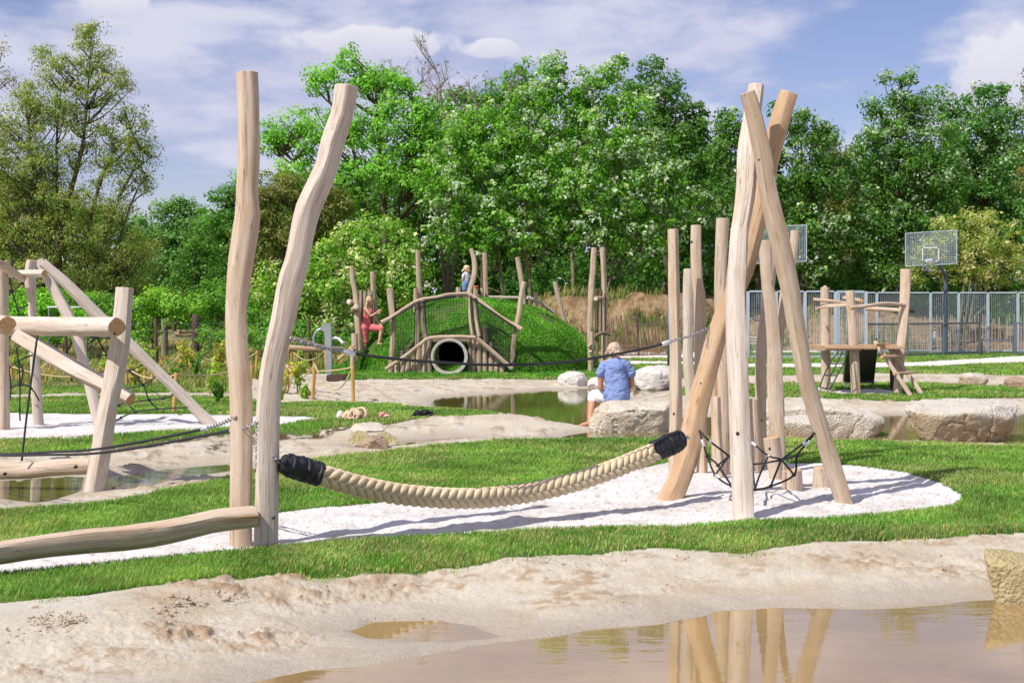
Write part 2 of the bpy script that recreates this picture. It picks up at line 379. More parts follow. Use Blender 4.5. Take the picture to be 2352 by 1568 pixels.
def leaf_mat(name, tr=0.35, rough=0.5):
    t = NT(name, rough, 0.35); c = t.colattr(); t.base(c)
    tl = t.n('BsdfTranslucent'); q = t.mix(1.0, c, (1.45, 1.45, 0.5), 'MULTIPLY'); t.k(q, tl.inputs[0])
    ms = t.n('MixShader'); ms.inputs[0].default_value = tr; t.k(t.b.outputs[0], ms.inputs[1]); t.k(tl.outputs[0], ms.inputs[2]); t.k(ms.outputs[0], t.o.inputs[0]); return t.m
M['leaf'] = leaf_mat('leaf', .42); M['blade'] = leaf_mat('grass_blade', 0.3, 0.55)
t = NT('bark', 0.9, 0.1); n = t.noise(t.map(t.attr('lc'), (14, 14, 3)), 1, 5); t.base(t.mix(n, (0.05, 0.04, 0.025), (0.17, 0.14, 0.09))); t.bump(n, 0.6, 0.02); M['bark'] = t.m
t = NT('bark_pale', 0.9, 0.1); n = t.noise(t.map(t.attr('lc'), (10, 10, 4)), 1, 5); t.base(t.mix(t.rng(n, 0.35, 0.65), (0.10, 0.09, 0.045), (0.27, 0.25, 0.15))); t.bump(n, 0.5, 0.02); M['bark_pale'] = t.m
t = NT('dead_bark', 0.9, 0.1); n = t.noise(t.attr('lc'), 8, 5); t.base(t.mix(n, (0.16, 0.12, 0.10), (0.30, 0.24, 0.2))); M['bark_dead'] = t.m
def cloth(name, c, fold=0.25, dots=None):
    t = NT(name, 0.85, 0.15); n = t.noise(t.obj(), 9, 4, 0.5, 0.6)
    k = t.mix(t.rng(n, 0.3, 0.7), tuple(q * 0.9 for q in c), tuple(min(1, q * 1.08) for q in c))
    if dots:
        d = t.voro(t.obj(), 55, 'F1', 0, 0.15); k = t.mix(t.rng(d, 0.22, 0.3, 0.8, 0), k, dots)
    t.base(k); t.bump(n, fold, 0.03); return t.m
def leaf_cloud(cent, clr, nleaf, size, cols, seed, pale=0.0, palec=(.42, .50, .36), out=None, asp=.62, flat=.75, droop=0.0, upb=.5):
    """cent (k,3) clump centres, clr clump radius, nleaf leaves a clump: folded leaf quads facing out and up"""
    r = np.random.default_rng(seed); k = len(cent); n = k * nleaf; ci = np.repeat(np.arange(k), nleaf)
    d = r.normal(size=(n, 3)); d /= np.linalg.norm(d, axis=1)[:, None]; rad = (r.random(n) ** .45)[:, None] * clr * (0.6 + .8 * r.random(k))[ci][:, None]
    off = d * rad * np.array([1, 1, flat]); p = cent[ci] + off
    nrm = d * .8 + np.array([0, 0, upb]) + r.normal(size=(n, 3)) * .55
    if out is not None: nrm += out[ci] * .5
    nrm /= np.linalg.norm(nrm, axis=1)[:, None]
    a = np.cross(nrm, r.normal(size=(n, 3))); a[:, 2] -= droop; a -= nrm * (a * nrm).sum(1)[:, None]; a /= np.linalg.norm(a, axis=1)[:, None] + 1e-9; b = np.cross(nrm, a)
    s_ = (size * (.6 + .8 * r.random(n)))[:, None]
    V = np.stack([p - a * s_ * .5, p + b * s_ * asp * .5 + nrm * s_ * .12, p + a * s_ * .5, p - b * s_ * asp * .5 + nrm * s_ * .12], 1).reshape(-1, 3)
    c = np.array(cols, float); w = r.random(k); t_ = np.clip(w[ci] * .7 + .3 * r.random(n), 0, .999) * (len(c) - 1); i = t_.astype(int); f = (t_ - i)[:, None]
    C = c[i] * (1 - f) + c[np.minimum(i + 1, len(c) - 1)] * f; C = C * (1.35 + .9 * r.random(n))[:, None]
    if pale:
        pc = (r.random(k) < pale)[ci] & (r.random(n) < .62); C[pc] = np.array(palec) * (.8 + .4 * r.random(pc.sum()))[:, None]
    q = np.arange(n)[:, None] * 4 + np.array([[0, 1, 2, 3]]); return V, q, np.repeat(C, 4, 0)
# ================================================================ THE GROUND: one height field, split by what covers it
def gpoly(pts, z=0.0): return np.array([[*(G(x, y, z).xy)] for x, y in pts])
def sdist(poly, X, Y):
    d2 = np.full(X.shape, 1e9); ins = np.zeros(X.shape, bool); n = len(poly)
    for i in range(n):
        ax, ay = poly[i]; bx, by = poly[(i + 1) % n]; ex, ey = bx - ax, by - ay
        wx, wy = X - ax, Y - ay; t = np.clip((wx * ex + wy * ey) / (ex * ex + ey * ey + 1e-12), 0, 1)
        d2 = np.minimum(d2, (wx - ex * t) ** 2 + (wy - ey * t) ** 2)
        c = ((ay > Y) != (by > Y)); den = (by - ay) if abs(by - ay) > 1e-12 else 1e-12
        ins ^= c & (X < (bx - ax) * (Y - ay) / den + ax)
    d = np.sqrt(d2); return np.where(ins, -d, d)
WL = -0.20; WM = -0.10
LAWN_A = gpoly([(-400,1185),(0,1176),(125,1161),(224,1151),(349,1129),(428,1104),(528,1087),(640,1058),(732,1048),(823,1043),(907,1035),(1025,1021),(1159,1011),(1378,1008),(1560,1006),(1750,1008),(1929,1015),(2001,1013),(2073,1018),(2181,1018),(2289,1024),(2352,1024),(2900,1035),
  (2900,1195),(2352,1218),(2100,1232),(1900,1240),(1700,1258),(1500,1252),(1300,1268),(1090,1288),(850,1304),(600,1318),(400,1342),(200,1370),(0,1385),(-400,1440)])
LAWN_B = gpoly([(-500,918),(0,917),(239,911),(528,914),(643,927),(756,924),(890,927),(991,936),(1092,942),(1139,947),(1140,951),(1139,954),(1058,961),(957,968),(873,977),(803,979),(756,984),(706,991),(643,993),(528,997),(440,1003),(350,1017),(290,1025),(199,1037),(0,1042),(-500,1055)])
LAWN_C = gpoly([(-500,896),(0,894),(300,886),(480,893),(528,897),(520,902),(239,904),(0,907),(-500,910)])
LAWN_D = gpoly([(1560,888),(1720,884),(1798,880),(2134,881),(2271,886),(2352,897),(2900,905),(2900,920),(2352,915),(2225,915),(2065,922),(1882,915),(1720,911),(1560,908)])
SAND_A = gpoly([(-400,1340),(0,1318),(180,1300),(380,1282),(560,1265),(640,1255),(850,1238),(1100,1225),(1350,1210),(1560,1205),(1720,1198),(1900,1192),(2060,1180),(2190,1162),(2212,1146),(2195,1128),(2150,1105),(2080,1083),(1990,1068),(1900,1062),(1700,1058),(1530,1060),(1420,1085),(1300,1118),(1100,1142),(880,1152),(640,1176),(520,1192),(300,1232),(0,1266),(-400,1300)])
SAND_B = gpoly([(-500,942),(17,947),(300,951),(528,952),(643,957),(700,956),(742,963),(700,969),(643,978),(528,985),(400,990),(250,1000),(150,1008),(0,1012),(-500,1018)])
SAND_C = gpoly([(1899,899),(1935,896),(2000,894),(2050,897),(2062,902),(2040,907),(1960,908),(1905,905)])
SAND_D = gpoly([(1540,893),(1560,868),(1720,863),(2012,857),(2225,859),(2352,863),(2900,868),(2900,903),(2352,896),(2271,885.5),(2134,880.5),(1798,879.5),(1720,883.5),(1560,887.5)])
SAND_E = gpoly([(483,877),(560,872),(646,871),(815,871),(974,871),(1274,871),(1300,872),(1400,885),(1560,893),(1560,1000),(650,1000),(528,900),(520,888)])
GRAV_A = gpoly([(1300,832),(1430,830),(1540,830),(1720,835),(2077,833),(2225,825),(2352,817),(2900,800),(2900,816),(2352,833),(2168,840),(2016,846),(1720,844),(1540,838),(1430,837),(1300,836)])
GRAV_B = gpoly([(1400,815),(1600,815),(1620,824),(1400,825)])
GRAV_C = gpoly([(1730,800),(2900,786),(2900,803),(1730,809)])
CHIPS = gpoly([(1385,800),(1620,800),(1620,815),(1385,815)])
WET_CH = gpoly([(400,1062),(528,1040),(643,1012),(720,1006),(790,1012),(870,1013),(960,1008),(1080,1002),(1200,999),(1300,996),(1300,1002),(1180,1009),(1000,1022),(900,1031),(800,1039),(643,1047),(528,1068)], -0.085)
POND_F = gpoly([(480,1585),(640,1552),(800,1529),(1000,1496),(1150,1471),(1340,1453),(1500,1431),(1650,1404),(1800,1394),(2050,1389),(2250,1375),(2352,1370),(2900,1345),(3600,1330),(4400,2600),(-2000,2600),(-1200,1900),(0,1680)], WL)
POND_F2 = gpoly([(822,1450),(870,1434),(1000,1427),(1110,1432),(1140,1446),(1180,1462),(1040,1476),(900,1472),(840,1464)], WL)
POND_L = gpoly([(-700,1120),(0,1104),(149,1094),(239,1097),(319,1087),(409,1075),(528,1066),(560,1066),(535,1080),(399,1099),(349,1117),(239,1119),(194,1124),(115,1149),(85,1154),(30,1147),(0,1142),(-700,1160)], WM)
POND_M = gpoly([(988,930),(1001,914),(1041,909),(1159,903),(1277,894),(1456,889),(1560,892),(1560,897),(1515,899),(1449,914),(1400,930),(1392,975),(1344,980),(1283,970),(1240,961),(1209,954),(1142,948.5),(1095,944),(1030,940)], WM)
POND_R = gpoly([(1280,1006),(1310,999),(1350,993),(1400,985),(1540,962),(1700,953),(1820,948),(2035,951),(2400,950),(3000,955),(3000,1045),(2352,1023),(2252,1020.5),(2199,1019.5),(2109,1010.5),(2060,1012),(1930,1012),(1800,1006),(1560,1005),(1400,1008)], WM)
POND_S = gpoly([(790,1025),(860,1017),(920,1012),(1000,1007),(1080,1004),(1090,1006),(1000,1013),(930,1022),(860,1030)], WM)
POND_Q = gpoly([(2255,888),(2300,882),(2400,881),(2900,884),(2900,899),(2352,894),(2290,890)], -0.06)
PONDS = [(POND_F, 1.55, .5, WL), (POND_F2, 1.2, .3, WL), (POND_L, 1.3, .5, WM), (POND_M, 1.0, .5, WM), (POND_R, 1.1, .5, WM), (POND_S, .5, .25, WM)]
MXC, MYC = -0.95, 40.3
def height(X, Y, detail=True):
    X = np.asarray(X, float); Y = np.asarray(Y, float)
    h = 0.018 * fbm(X * 0.5, Y * 0.5, 0, 3, 2)
    dp = np.full(X.shape, 9.0)
    for poly, w, k, wl in PONDS:
        d = sdist(poly, X, Y) + 0.05 * fbm(X * 2.2, Y * 2.2, 0, 5, 3) + (0.15 * fbm(X * 1.3, Y * 2.4, 0, 6, 3) if wl == WL else 0)
        dp = np.minimum(dp, d)
        t = np.clip(d / w, 0, 1); bank = wl - wl * (t ** 0.8 if wl == WL else (t if wl == WM else sstep(0, 1, t))) + np.minimum(d, 0) * k * 0.35
        bank = np.maximum(bank, wl - 0.16)
        h = np.where(d < w, np.minimum(h, bank + h * t), h)
    d = sdist(WET_CH, X, Y) + 0.06 * fbm(X * 3, Y * 3, 0, 8, 2)
    h = np.where(d < 0.4, np.minimum(h, -0.078 + 0.078 * sstep(-0.05, 0.4, d)), h)
    d = sdist(POND_Q, X, Y); h = np.where(d < 1.5, np.minimum(h, -0.06 + 0.08 * sstep(0, 1.5, d) + np.minimum(d, 0) * .1), h)
    # sand ridge between the brook and the middle pond
    rx, ry = (1090 - CX) / F * 21.6, 21.9
    h = h + 0.10 * np.exp(-((X - rx - 0.3) / 1.25) ** 2 - ((Y - ry) / 0.42) ** 2) * sstep(0.0, 0.4, dp)
    # play mound
    rl = np.where(X < MXC, 3.75, 3.35); r2 = ((X - MXC) / rl) ** 2 + ((Y - MYC) / 3.6) ** 2
    m = 1.95 * np.clip(1 - r2, 0, 1) ** 0.6
    cut = sstep(36.98, 37.12, Y); m = np.where((X > -3.35) & (X < 0.1), m * cut, m)
    h = h + m + np.where(m > 0.02, 0.05 * fbm(X * 1.3, Y * 1.3, 0, 11, 3), 0)
    # earth bank in front of the wood
    bx = sstep(-1.5, 2.0, X) * (1 - 0.62 * sstep(11, 22, X))
    b0 = 50.6 + 4.6 * sstep(6.5, 9.5, X); b = 2.2 * sstep(b0, b0 + 5.4, Y) * bx
    h = h + b * (1 + 0.12 * fbm(X * 0.8, Y * 0.8, 0, 21, 3)) + np.where(b > .1, 0.20 * fbm(X * 2.2, Y * 2.2, 0, 22, 4, .65), 0)
    h = h + 0.25 * sstep(0, 1, (Y - 44) / 30) * sstep(-2, -12, X)
    if detail:
        # foreshore clods and footprints
        band = sstep(0.15, 0.5, dp) * (1 - sstep(1.0, 1.75, dp)) * (Y < 11.5)
        n = fbm(X * 9, Y * 9, 0, 31, 4, 0.6); zone = sstep(-0.05, 0.4, fbm(X * 1.1, Y * 2.2, 0, 35, 3))
        h = h + band * (0.011 * n + 0.004 * fbm(X * 30, Y * 30, 0, 33, 3) + (0.3 + zone) * 0.010 * fbm(X * 24, Y * 24, 0, 34, 3, .6) + zone * 0.024 * sstep(0.05, 0.42, n) + 0.018 * fbm(X * 3.3, Y * 3.3, 0, 41, 2))
        da = sdist(SAND_A, X, Y); db = sdist(SAND_B, X, Y); ds = np.minimum(da, db)
        foot = fbm(X * 4.2, Y * 4.2, 0, 51, 3); ins = sstep(0.0, -0.12, ds)
        h = h + ins * (-0.02 + 0.022 * foot + 0.010 * fbm(X * 15, Y * 15, 0, 55, 3) + 0.03 * np.clip(fbm(X * 1.2, Y * 3.2, 0, 57, 3), 0, 1))
        lb = sstep(0.02, 0.3, dp) * (Y > 12) * (Y < 36) * sstep(0.0, .2, np.minimum(sdist(LAWN_A, X, Y), sdist(LAWN_B, X, Y)))
        h = h + lb * (0.022 * fbm(X * 3.5, Y * 3.5, 0, 61, 4, 0.6) + 0.03 * sstep(0.25, 0.5, fbm(X * 5, Y * 5, 0, 66, 3)))
    return h
def gz(x, y): return float(height(np.array([x]), np.array([y]), False)[0])
def GG(x, y):
    """point of the real ground seen at picture position, found by marching along the ray"""
    Yp = F * EYE / (y - HY) if y > HY + 5 else 300
    Ys = np.linspace(min(max(5, Yp * 0.72), 34), min(Yp * 1.25, 75), 900); Xs = (x - CX) / F * Ys; Z = EYE - (y - HY) / F * Ys
    H = height(Xs, Ys, False); k = np.argmax(Z <= H + 0.002)
    if Z[k] > H[k] + 0.01: k = 899
    return Vector((Xs[k], Ys[k], H[k]))
# grid: rows close together near the camera
ys = [3.2]
while ys[-1] < 175:
    Yc = ys[-1]; ys.append(Yc + (max(0.008, Yc * Yc * 0.00030) if Yc < 21 else (0.13 if Yc < 44 else (0.3 if Yc < 66 else 2.5))))
ys = np.array(ys)
uu = np.r_[np.linspace(-1.6, -0.42, 60)[:-1], np.linspace(-0.42, 0.42, 820), np.linspace(0.42, 1.6, 60)[1:]]
GY, U_ = np.meshgrid(ys, uu, indexing='ij'); GX = U_ * GY
GH = height(GX, GY)
d_la = np.minimum.reduce([sdist(LAWN_A, GX, GY), sdist(LAWN_B, GX, GY), sdist(LAWN_C, GX, GY), sdist(LAWN_D, GX, GY)])
edge = 0.035 * fbm(GX * 6, GY * 6, 0, 71, 3)
d_sa = np.minimum.reduce([sdist(SAND_A, GX, GY), sdist(SAND_B, GX, GY), sdist(SAND_C, GX, GY)]) + edge
d_sd = np.minimum(sdist(SAND_D, GX, GY), sdist(SAND_E, GX, GY)) + edge * 2
d_gr = np.minimum.reduce([sdist(GRAV_A, GX, GY), sdist(GRAV_B, GX, GY), sdist(GRAV_C, GX, GY)]) + edge * 2
d_ch = sdist(CHIPS, GX, GY) + edge * 2
d_pond = np.minimum.reduce([sdist(p[0], GX, GY) for p in PONDS])
cls = np.zeros(GX.shape, int)                                  # 0 silt shore
far_lawn = GY > G(0, 871).y
cls[far_lawn] = 1
d_rough = np.maximum(GX + 6.0 + 0.06 * (GY - 30), G(0, 893).y - GY)
cls[(d_rough < 0) & far_lawn | ((GX < -5.2) & (GY > G(0, 893).y))] = 5    # rough weedy ground on the left
cls[d_sd < 0] = 0
cls[d_la + edge < 0] = 1
cls[d_sa < 0] = 2
cls[d_gr < 0] = 3
bankf = (GY > 51.2 + 4.0 * sstep(6.5, 9.5, GX)) & (GX > -1.0)
cls[bankf | (d_ch < 0)] = 4
cls[(GY > 62)] = 5
# base colours (albedo only: dry/damp sand, soil, turf)
n_b = fbm(GX * 0.8, GY * 0.8, 0, 81, 4); n_m = fbm(GX * 3, GY * 3, 0, 83, 4); n_f = fbm(GX * 14, GY * 14, 0, 85, 3)
def lerp(a, b, t): return np.asarray(a)[None, None] * (1 - t[..., None]) + np.asarray(b)[None, None] * t[..., None] if np.ndim(a) == 1 else a * (1 - t[..., None]) + np.asarray(b)[None, None] * t[..., None]
C0 = lerp([.54, .485, .40], [.47, .40, .305], sstep(-.25, .45, n_m))
n_c = fbm(GX * 9, GY * 9, 0, 31, 4, 0.6)
shore = sstep(0.25, .5, d_pond) * (1 - sstep(1.1, 1.8, d_pond)) * (GY < 11.5)
zone = sstep(-0.05, 0.4, fbm(GX * 1.1, GY * 2.2, 0, 35, 3))
C0 = lerp(C0, [.34, .225, .135], np.clip(shore * zone * sstep(0.05, 0.32, n_c) * 0.85, 0, 1))
C0 = lerp(C0, [.30, .22, .14], np.clip(sstep(.30, .55, fbm(GX * 5, GY * 5, 0, 66, 3)) * 0.7 * (GY > 12) * (GY < 36), 0, 1))
C0 = lerp(C0, [.38, .28, .185], np.clip(shore * sstep(-.12, .38, fbm(GX * 2.2, GY * 5, 0, 37, 4, .6)) * sstep(-.3, .3, fbm(GX * 17, GY * 17, 0, 39, 3)), 0, 1))
C0 = lerp(C0, [.58, .55, .50], sstep(1.25, 1.7, d_pond) * (GY < 11.5) * .6)
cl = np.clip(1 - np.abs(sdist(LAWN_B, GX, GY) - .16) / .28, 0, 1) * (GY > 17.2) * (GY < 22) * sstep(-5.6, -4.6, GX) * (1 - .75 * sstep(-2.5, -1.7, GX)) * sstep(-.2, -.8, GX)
damp = 1 - sstep(0.0, .55, d_pond + 0.12 * n_m)
C0 = lerp(C0, [.37, .32, .27], damp * .8)
C0 = lerp(C0, [.27, .20, .10], sstep(0.03, -0.30, d_pond))
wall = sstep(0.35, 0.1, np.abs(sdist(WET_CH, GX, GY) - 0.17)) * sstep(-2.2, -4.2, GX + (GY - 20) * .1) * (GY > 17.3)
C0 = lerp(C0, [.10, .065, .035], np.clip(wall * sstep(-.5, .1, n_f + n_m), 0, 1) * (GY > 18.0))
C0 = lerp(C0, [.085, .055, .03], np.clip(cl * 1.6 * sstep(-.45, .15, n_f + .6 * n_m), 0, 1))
C1 = lerp([.050, .105, .020], [.11, .17, .035], sstep(-.4, .5, n_m + .5 * n_f))
C1 = lerp(C1, [.20, .17, .09], sstep(.28, .6, n_b) * .45)
C2 = lerp([.63, .605, .60], [.53, .50, .48], sstep(-.2, .7, n_m + .4 * n_f))
speck = (fbm(GX * 40, GY * 40, 0, 91, 2) > .52) & (GY < 20); C2[speck] = [.42, .33, .24]
C3 = lerp([.80, .78, .74], [.90, .88, .86], sstep(-.3, .3, n_f))
C4 = lerp([.30, .19, .10], [.47, .33, .19], sstep(-.35, .35, n_m + n_f * .6))
C4 = lerp(C4, [.12, .19, .04], sstep(.12, .32, fbm(GX * .9, GY * .9, 0, 95, 4)) * .75)
C5 = lerp([.10, .13, .035], [.30, .24, .14], sstep(.0, .35, fbm(GX * .7, GY * .9, 0, 97, 4)))
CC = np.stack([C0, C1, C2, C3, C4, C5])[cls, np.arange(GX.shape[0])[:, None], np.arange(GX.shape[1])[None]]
CC = np.clip(CC * (1 + 0.06 * n_f[..., None]), 0.01, 0.9)
def ground_mat(name, sc, bs, rough=0.95, dist=0.012, grain=(0.86, 1.10), spec=0.1):
    t = NT(name, rough, spec); n = t.noise(t.pos(), sc, 6, 0.65); n2 = t.noise(t.pos(), sc * 4.3, 3, 0.6)
    c = t.mix(1.0, t.colattr(), t.mix(t.rng(t.mth('ADD', t.mth('MULTIPLY', n, .6), t.mth('MULTIPLY', n2, .4)), 0.3, 0.7), (grain[0],) * 3, (grain[1],) * 3), 'MULTIPLY')
    t.base(c); t.bump(t.mth('ADD', n, t.mth('MULTIPLY', n2, .5)), bs, dist); return t.m
gm = [ground_mat('silt_sand', 32, 0.8, .95, .016, (.80, 1.14)), ground_mat('turf_soil', 18, 0.6), ground_mat('white_sand', 34, 0.55), None, ground_mat('earth', 4, 1.0, 0.95, 0.22, (0.5, 1.3)), ground_mat('rough_soil', 6, 0.7, 0.95, 0.08, (0.7, 1.2))]
t = NT('pebbles', 0.8, 0.2); v = t.voro(t.pos(), 11, 'F1', 1); d = t.voro(t.pos(), 11)
t.base(t.mix(1.0, t.mix(t.rng(t.noise(v, 9, 1), .3, .7), (.74, .70, .65), (.98, .97, .95)), t.mix(t.rng(d, 0.25, 0.6), (1, 1, 1), (.68, .64, .60)), 'MULTIPLY')); t.bump(t.rng(d, 0, .7, 1, 0), .7, 0.025); gm[3] = t.m
# wet gloss near the water on the silt
t_ = gm[0].node_tree
def hgrid(x, y):
    i = min(max(int(np.searchsorted(ys, y)) - 1, 0), len(ys) - 2); u = min(max(x / y, uu[0]), uu[-1] - 1e-6); j = max(int(np.searchsorted(uu, u)) - 1, 0); return float(GH[i, j])
nr, nc = GX.shape; idx = np.arange(nr * nc).reshape(nr, nc)
quads = np.stack([idx[:-1, :-1], idx[:-1, 1:], idx[1:, 1:], idx[1:, :-1]], -1).reshape(-1, 4)
qc = cls[:-1, :-1].reshape(-1)
pcx, pcz, pri = (1032 - CX) / F * 36.75, EYE - (819 - HY) / F * 36.75, 38.5 * 36.75 / F
qc = np.where(((np.hypot(GX - pcx, GH - pcz) < pri) & (GY > 36.85) & (GY < 43))[:-1, :-1].reshape(-1), -1, qc)   # the tunnel goes through here
V_all = np.stack([GX, GY, GH], -1).reshape(-1, 3); C_all = CC.reshape(-1, 3)
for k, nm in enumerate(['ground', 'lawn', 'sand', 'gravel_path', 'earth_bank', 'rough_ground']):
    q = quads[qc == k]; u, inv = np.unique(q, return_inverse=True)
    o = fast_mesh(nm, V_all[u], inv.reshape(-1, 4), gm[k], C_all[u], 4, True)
    tag(o, kind='structure')
# far plain so the ground reaches the horizon
mb = MB(); mb.add([(-900, 174.5, .2), (900, 174.5, .2), (2500, 2600, .2), (-2500, 2600, .2)], [(0, 1, 2, 3)])
for s_ in (-1, 1): mb.add([(s_ * 5, 3.1, -.3), (s_ * 279, 174.5, .1), (s_ * 900, 174.5, .1), (s_ * 900, 3.1, -.3)], [(0, 1, 2, 3) if s_ > 0 else (3, 2, 1, 0)])
mb.add([(-900, 3.1, -.32), (-900, -60, -.32), (900, -60, -.32), (900, 3.1, -.32)], [(0, 1, 2, 3)])
tag(mb.build('far_field', simple('far_field', (.09, .13, .04), .95, .1, 0, .3, .2), None, False), kind='structure')
# ---------------------------------------------------------------- water
def water_mat(name, c, c2, rip, loc=(0, 0, 0), rough=0.02, ior=1.62):
    t = NT(name, rough, 0.5); t.b.inputs['IOR'].default_value = ior
    q = t.n('SeparateXYZ'); t.k(t.pos(), q.inputs[0]); k = t.mix(t.rng(q.outputs[0], .5, 4.0), c, c2)     # browner mud to the right
    n = t.noise(t.pos(), 1.5, 3); t.base(t.mix(1.0, k, t.mix(t.rng(n, .3, .7), (.86,) * 3, (1.12,) * 3), 'MULTIPLY'))
    a = t.noise(t.map(t.pos(), (1.0, 3.2, 1), loc), 2.1, 3, 0.5, 0.6); b = t.noise(t.map(t.pos(), (2.5, 9, 1), loc), 2.6, 3, 0.5, .4)
    patch = t.rng(t.noise(t.map(t.pos(), (0.5, .9, 1), (5, 5, 5)), .9, 2), .42, .62)
    q = t.bump(t.mth('ADD', a, t.mth('MULTIPLY', t.mth('MULTIPLY', b, patch), .5)), rip, 0.02); return t.m
def water(name, x0, x1, y0, y1, z, mat):                          # level sheet; the banks rise out of it
    return tag(MB().add([(x0, y0, z), (x1, y0, z), (x1, y1, z), (x0, y1, z)], [(0, 1, 2, 3)]).build(name, mat, None, False), kind='structure')
water('front_pond_water', -9, 14, -20, 10.6, WL, water_mat('muddy_water', (.30, .20, .085), (.30, .20, .085), .05, (0, 0, 0), .015, 1.95))
water('pond_water', -16, 16, 12.6, 35.5, WM, water_mat('olive_water', (.125, .115, .03), (.24, .17, .08), .05, (9, 3, 0)))
q0 = G(2240, 890); q1 = G(2900, 878); water('far_puddle_water', q0.x, q1.x, q0.y - .6, q1.y + .8, -0.055, water_mat('far_puddle', (.30, .21, .14), (.30, .21, .14), 0.05))
# ---------------------------------------------------------------- grass: real blades, thinner with distance
def blades(name, sel, dens, hgt, colA, colB, colC, seed, wid=1.0, dry=0.12):
    r = np.random.default_rng(seed); qi = np.nonzero(sel)[0]; q = quads[qi]
    a, b, c, d = (V_all[q[:, i]] for i in range(4)); area = np.linalg.norm(np.cross(b - a, d - a), axis=1)
    lam = dens(a[:, 0], a[:, 1]) * area; cnt = r.poisson(lam); k = np.repeat(np.arange(len(q)), cnt); n = len(k)
    s_, t_ = r.random(n)[:, None], r.random(n)[:, None]
    p = a[k] * (1 - s_) * (1 - t_) + b[k] * s_ * (1 - t_) + c[k] * s_ * t_ + d[k] * (1 - s_) * t_
    Yd = p[:, 1]; an = r.random(n) * 2 * np.pi
    h = hgt(p[:, 0], Yd) * (0.55 + 0.75 * r.random(n)) * (1 + .35 * fbm(p[:, 0] * 1.5, p[:, 1] * 1.5, 0, seed, 3)); w = wid * 0.0021 * np.maximum(Yd, 7) / 9 * (0.7 + .6 * r.random(n))
    side = np.stack([np.cos(an), np.sin(an), 0 * an], 1) * w[:, None]
    lean = np.stack([np.cos(an + 1.4) , np.sin(an + 1.4), 0 * an], 1) * (h * (0.15 + .6 * r.random(n)))[:, None] + np.array([.25, .1, 0]) * h[:, None] * .5
    up = np.array([0, 0, 1.0])
    v0 = p - side - up * .004; v1 = p + side - up * .004; m = p + lean * .35 + up * (h * .58)[:, None]; v2 = m + side * .75; v3 = m - side * .75
    v4 = p + lean + up * (h * .95)[:, None]
    V = np.stack([v0, v1, v2, v3, v4], 1).reshape(-1, 3); base = np.arange(n) * 5
    tris = np.stack([np.stack([base, base + 1, base + 2], 1), np.stack([base, base + 2, base + 3], 1), np.stack([base + 3, base + 2, base + 4], 1)], 1).reshape(-1, 3)
    f1 = sstep(-.5, .5, fbm(p[:, 0] * 1.1, p[:, 1] * 1.6, 0, seed + 1, 4) + .25 * r.standard_normal(n))[:, None]
    cb = np.array(colA) * (1 - f1) + np.array(colB) * f1
    dr = (r.random(n) < dry * (1 + 2 * (fbm(p[:, 0] * .9, p[:, 1] * .9, 0, seed + 5, 3) > .15)))[:, None]; cb = np.where(dr, np.array(colC), cb) * ((0.8 + .4 * r.random(n)) * (1 + .45 * fbm(p[:, 0] * 2.3, p[:, 1] * 2.3, 0, seed + 9, 3)))[:, None]
    o = fast_mesh(name, V, tris, M['blade'], np.repeat(cb, 5, 0), 3)
    print(name, n); return o
xm = V_all[quads[:, 0]]; au = np.abs(xm[:, 0] / xm[:, 1])
mound_q = ((xm[:, 0] > -5.2) & (xm[:, 0] < 2.9) & (xm[:, 1] > 35.2) & (xm[:, 1] < 44.5))
GA, GB, GC = (.105, .285, .025), (.22, .40, .055), (.50, .45, .20)
gl = blades('grass', (qc == 1) & (au < .46) & ~mound_q & (xm[:, 1] < 50), lambda x, y: 16500 * (8.8 / np.maximum(y, 8.8)) ** 2 * np.clip(1.05 - 2.6 * np.clip(fbm(x * 1.6, y * 2.2, 0, 140, 4, .6) - .16, 0, 1), .18, 1), lambda x, y: 0.031 + 0.0007 * y, GA, GB, GC, 101)
tag(gl, 'short green lawn grass between the sand beds and ponds', 'grass', kind='stuff')
dl_q = (np.where(qc == 1, 9, d_la[:-1, :-1].reshape(-1)))
gl = blades('stray_grass', ((qc == 0) | (qc == 2)) & (au < .46) & (dl_q > -.05) & (dl_q < .16) & (xm[:, 1] < 24), lambda x, y: 4200 * (8.8 / np.maximum(y, 8.8)) ** 2 * np.clip(fbm(x * 5, y * 5, 0, 142, 3) + .12, 0, 1), lambda x, y: 0.024 + 0.0006 * y, GA, GB, GC, 105, 1, .3)
tag(gl, 'stray grass blades creeping from the lawns onto the sand', 'grass', kind='stuff')
gl = blades('mound_grass', (qc == 1) & mound_q, lambda x, y: 2300 * (fbm(x * 1.1, y * 1.1, 0, 44, 3) > -.32), lambda x, y: 0.058 + .035 * fbm(x * 1.6, y * 1.6, 0, 45, 2), (.07, .29, .014), (.15, .40, .028), (.38, .38, .12), 111, 1.3, .06)
tag(gl, 'longer bright green grass over the play mound', 'grass', kind='stuff')
gl = blades('weeds', (qc == 5) & (au < .46) & (xm[:, 1] < 60), lambda x, y: 260 * (28 / np.maximum(y, 28)) ** 1.5 * (fbm(x * .8, y * .8, 0, 5, 3) > -.15), lambda x, y: 0.22 + 0.15 * np.clip(fbm(x * .5, y * .5, 0, 9, 2), 0, 1), (.10, .22, .03), (.20, .32, .05), (.52, .40, .18), 121, 1.5, .3)
tag(gl, 'tall weeds and rough grass in the roped off plot on the left', 'weeds', kind='stuff')
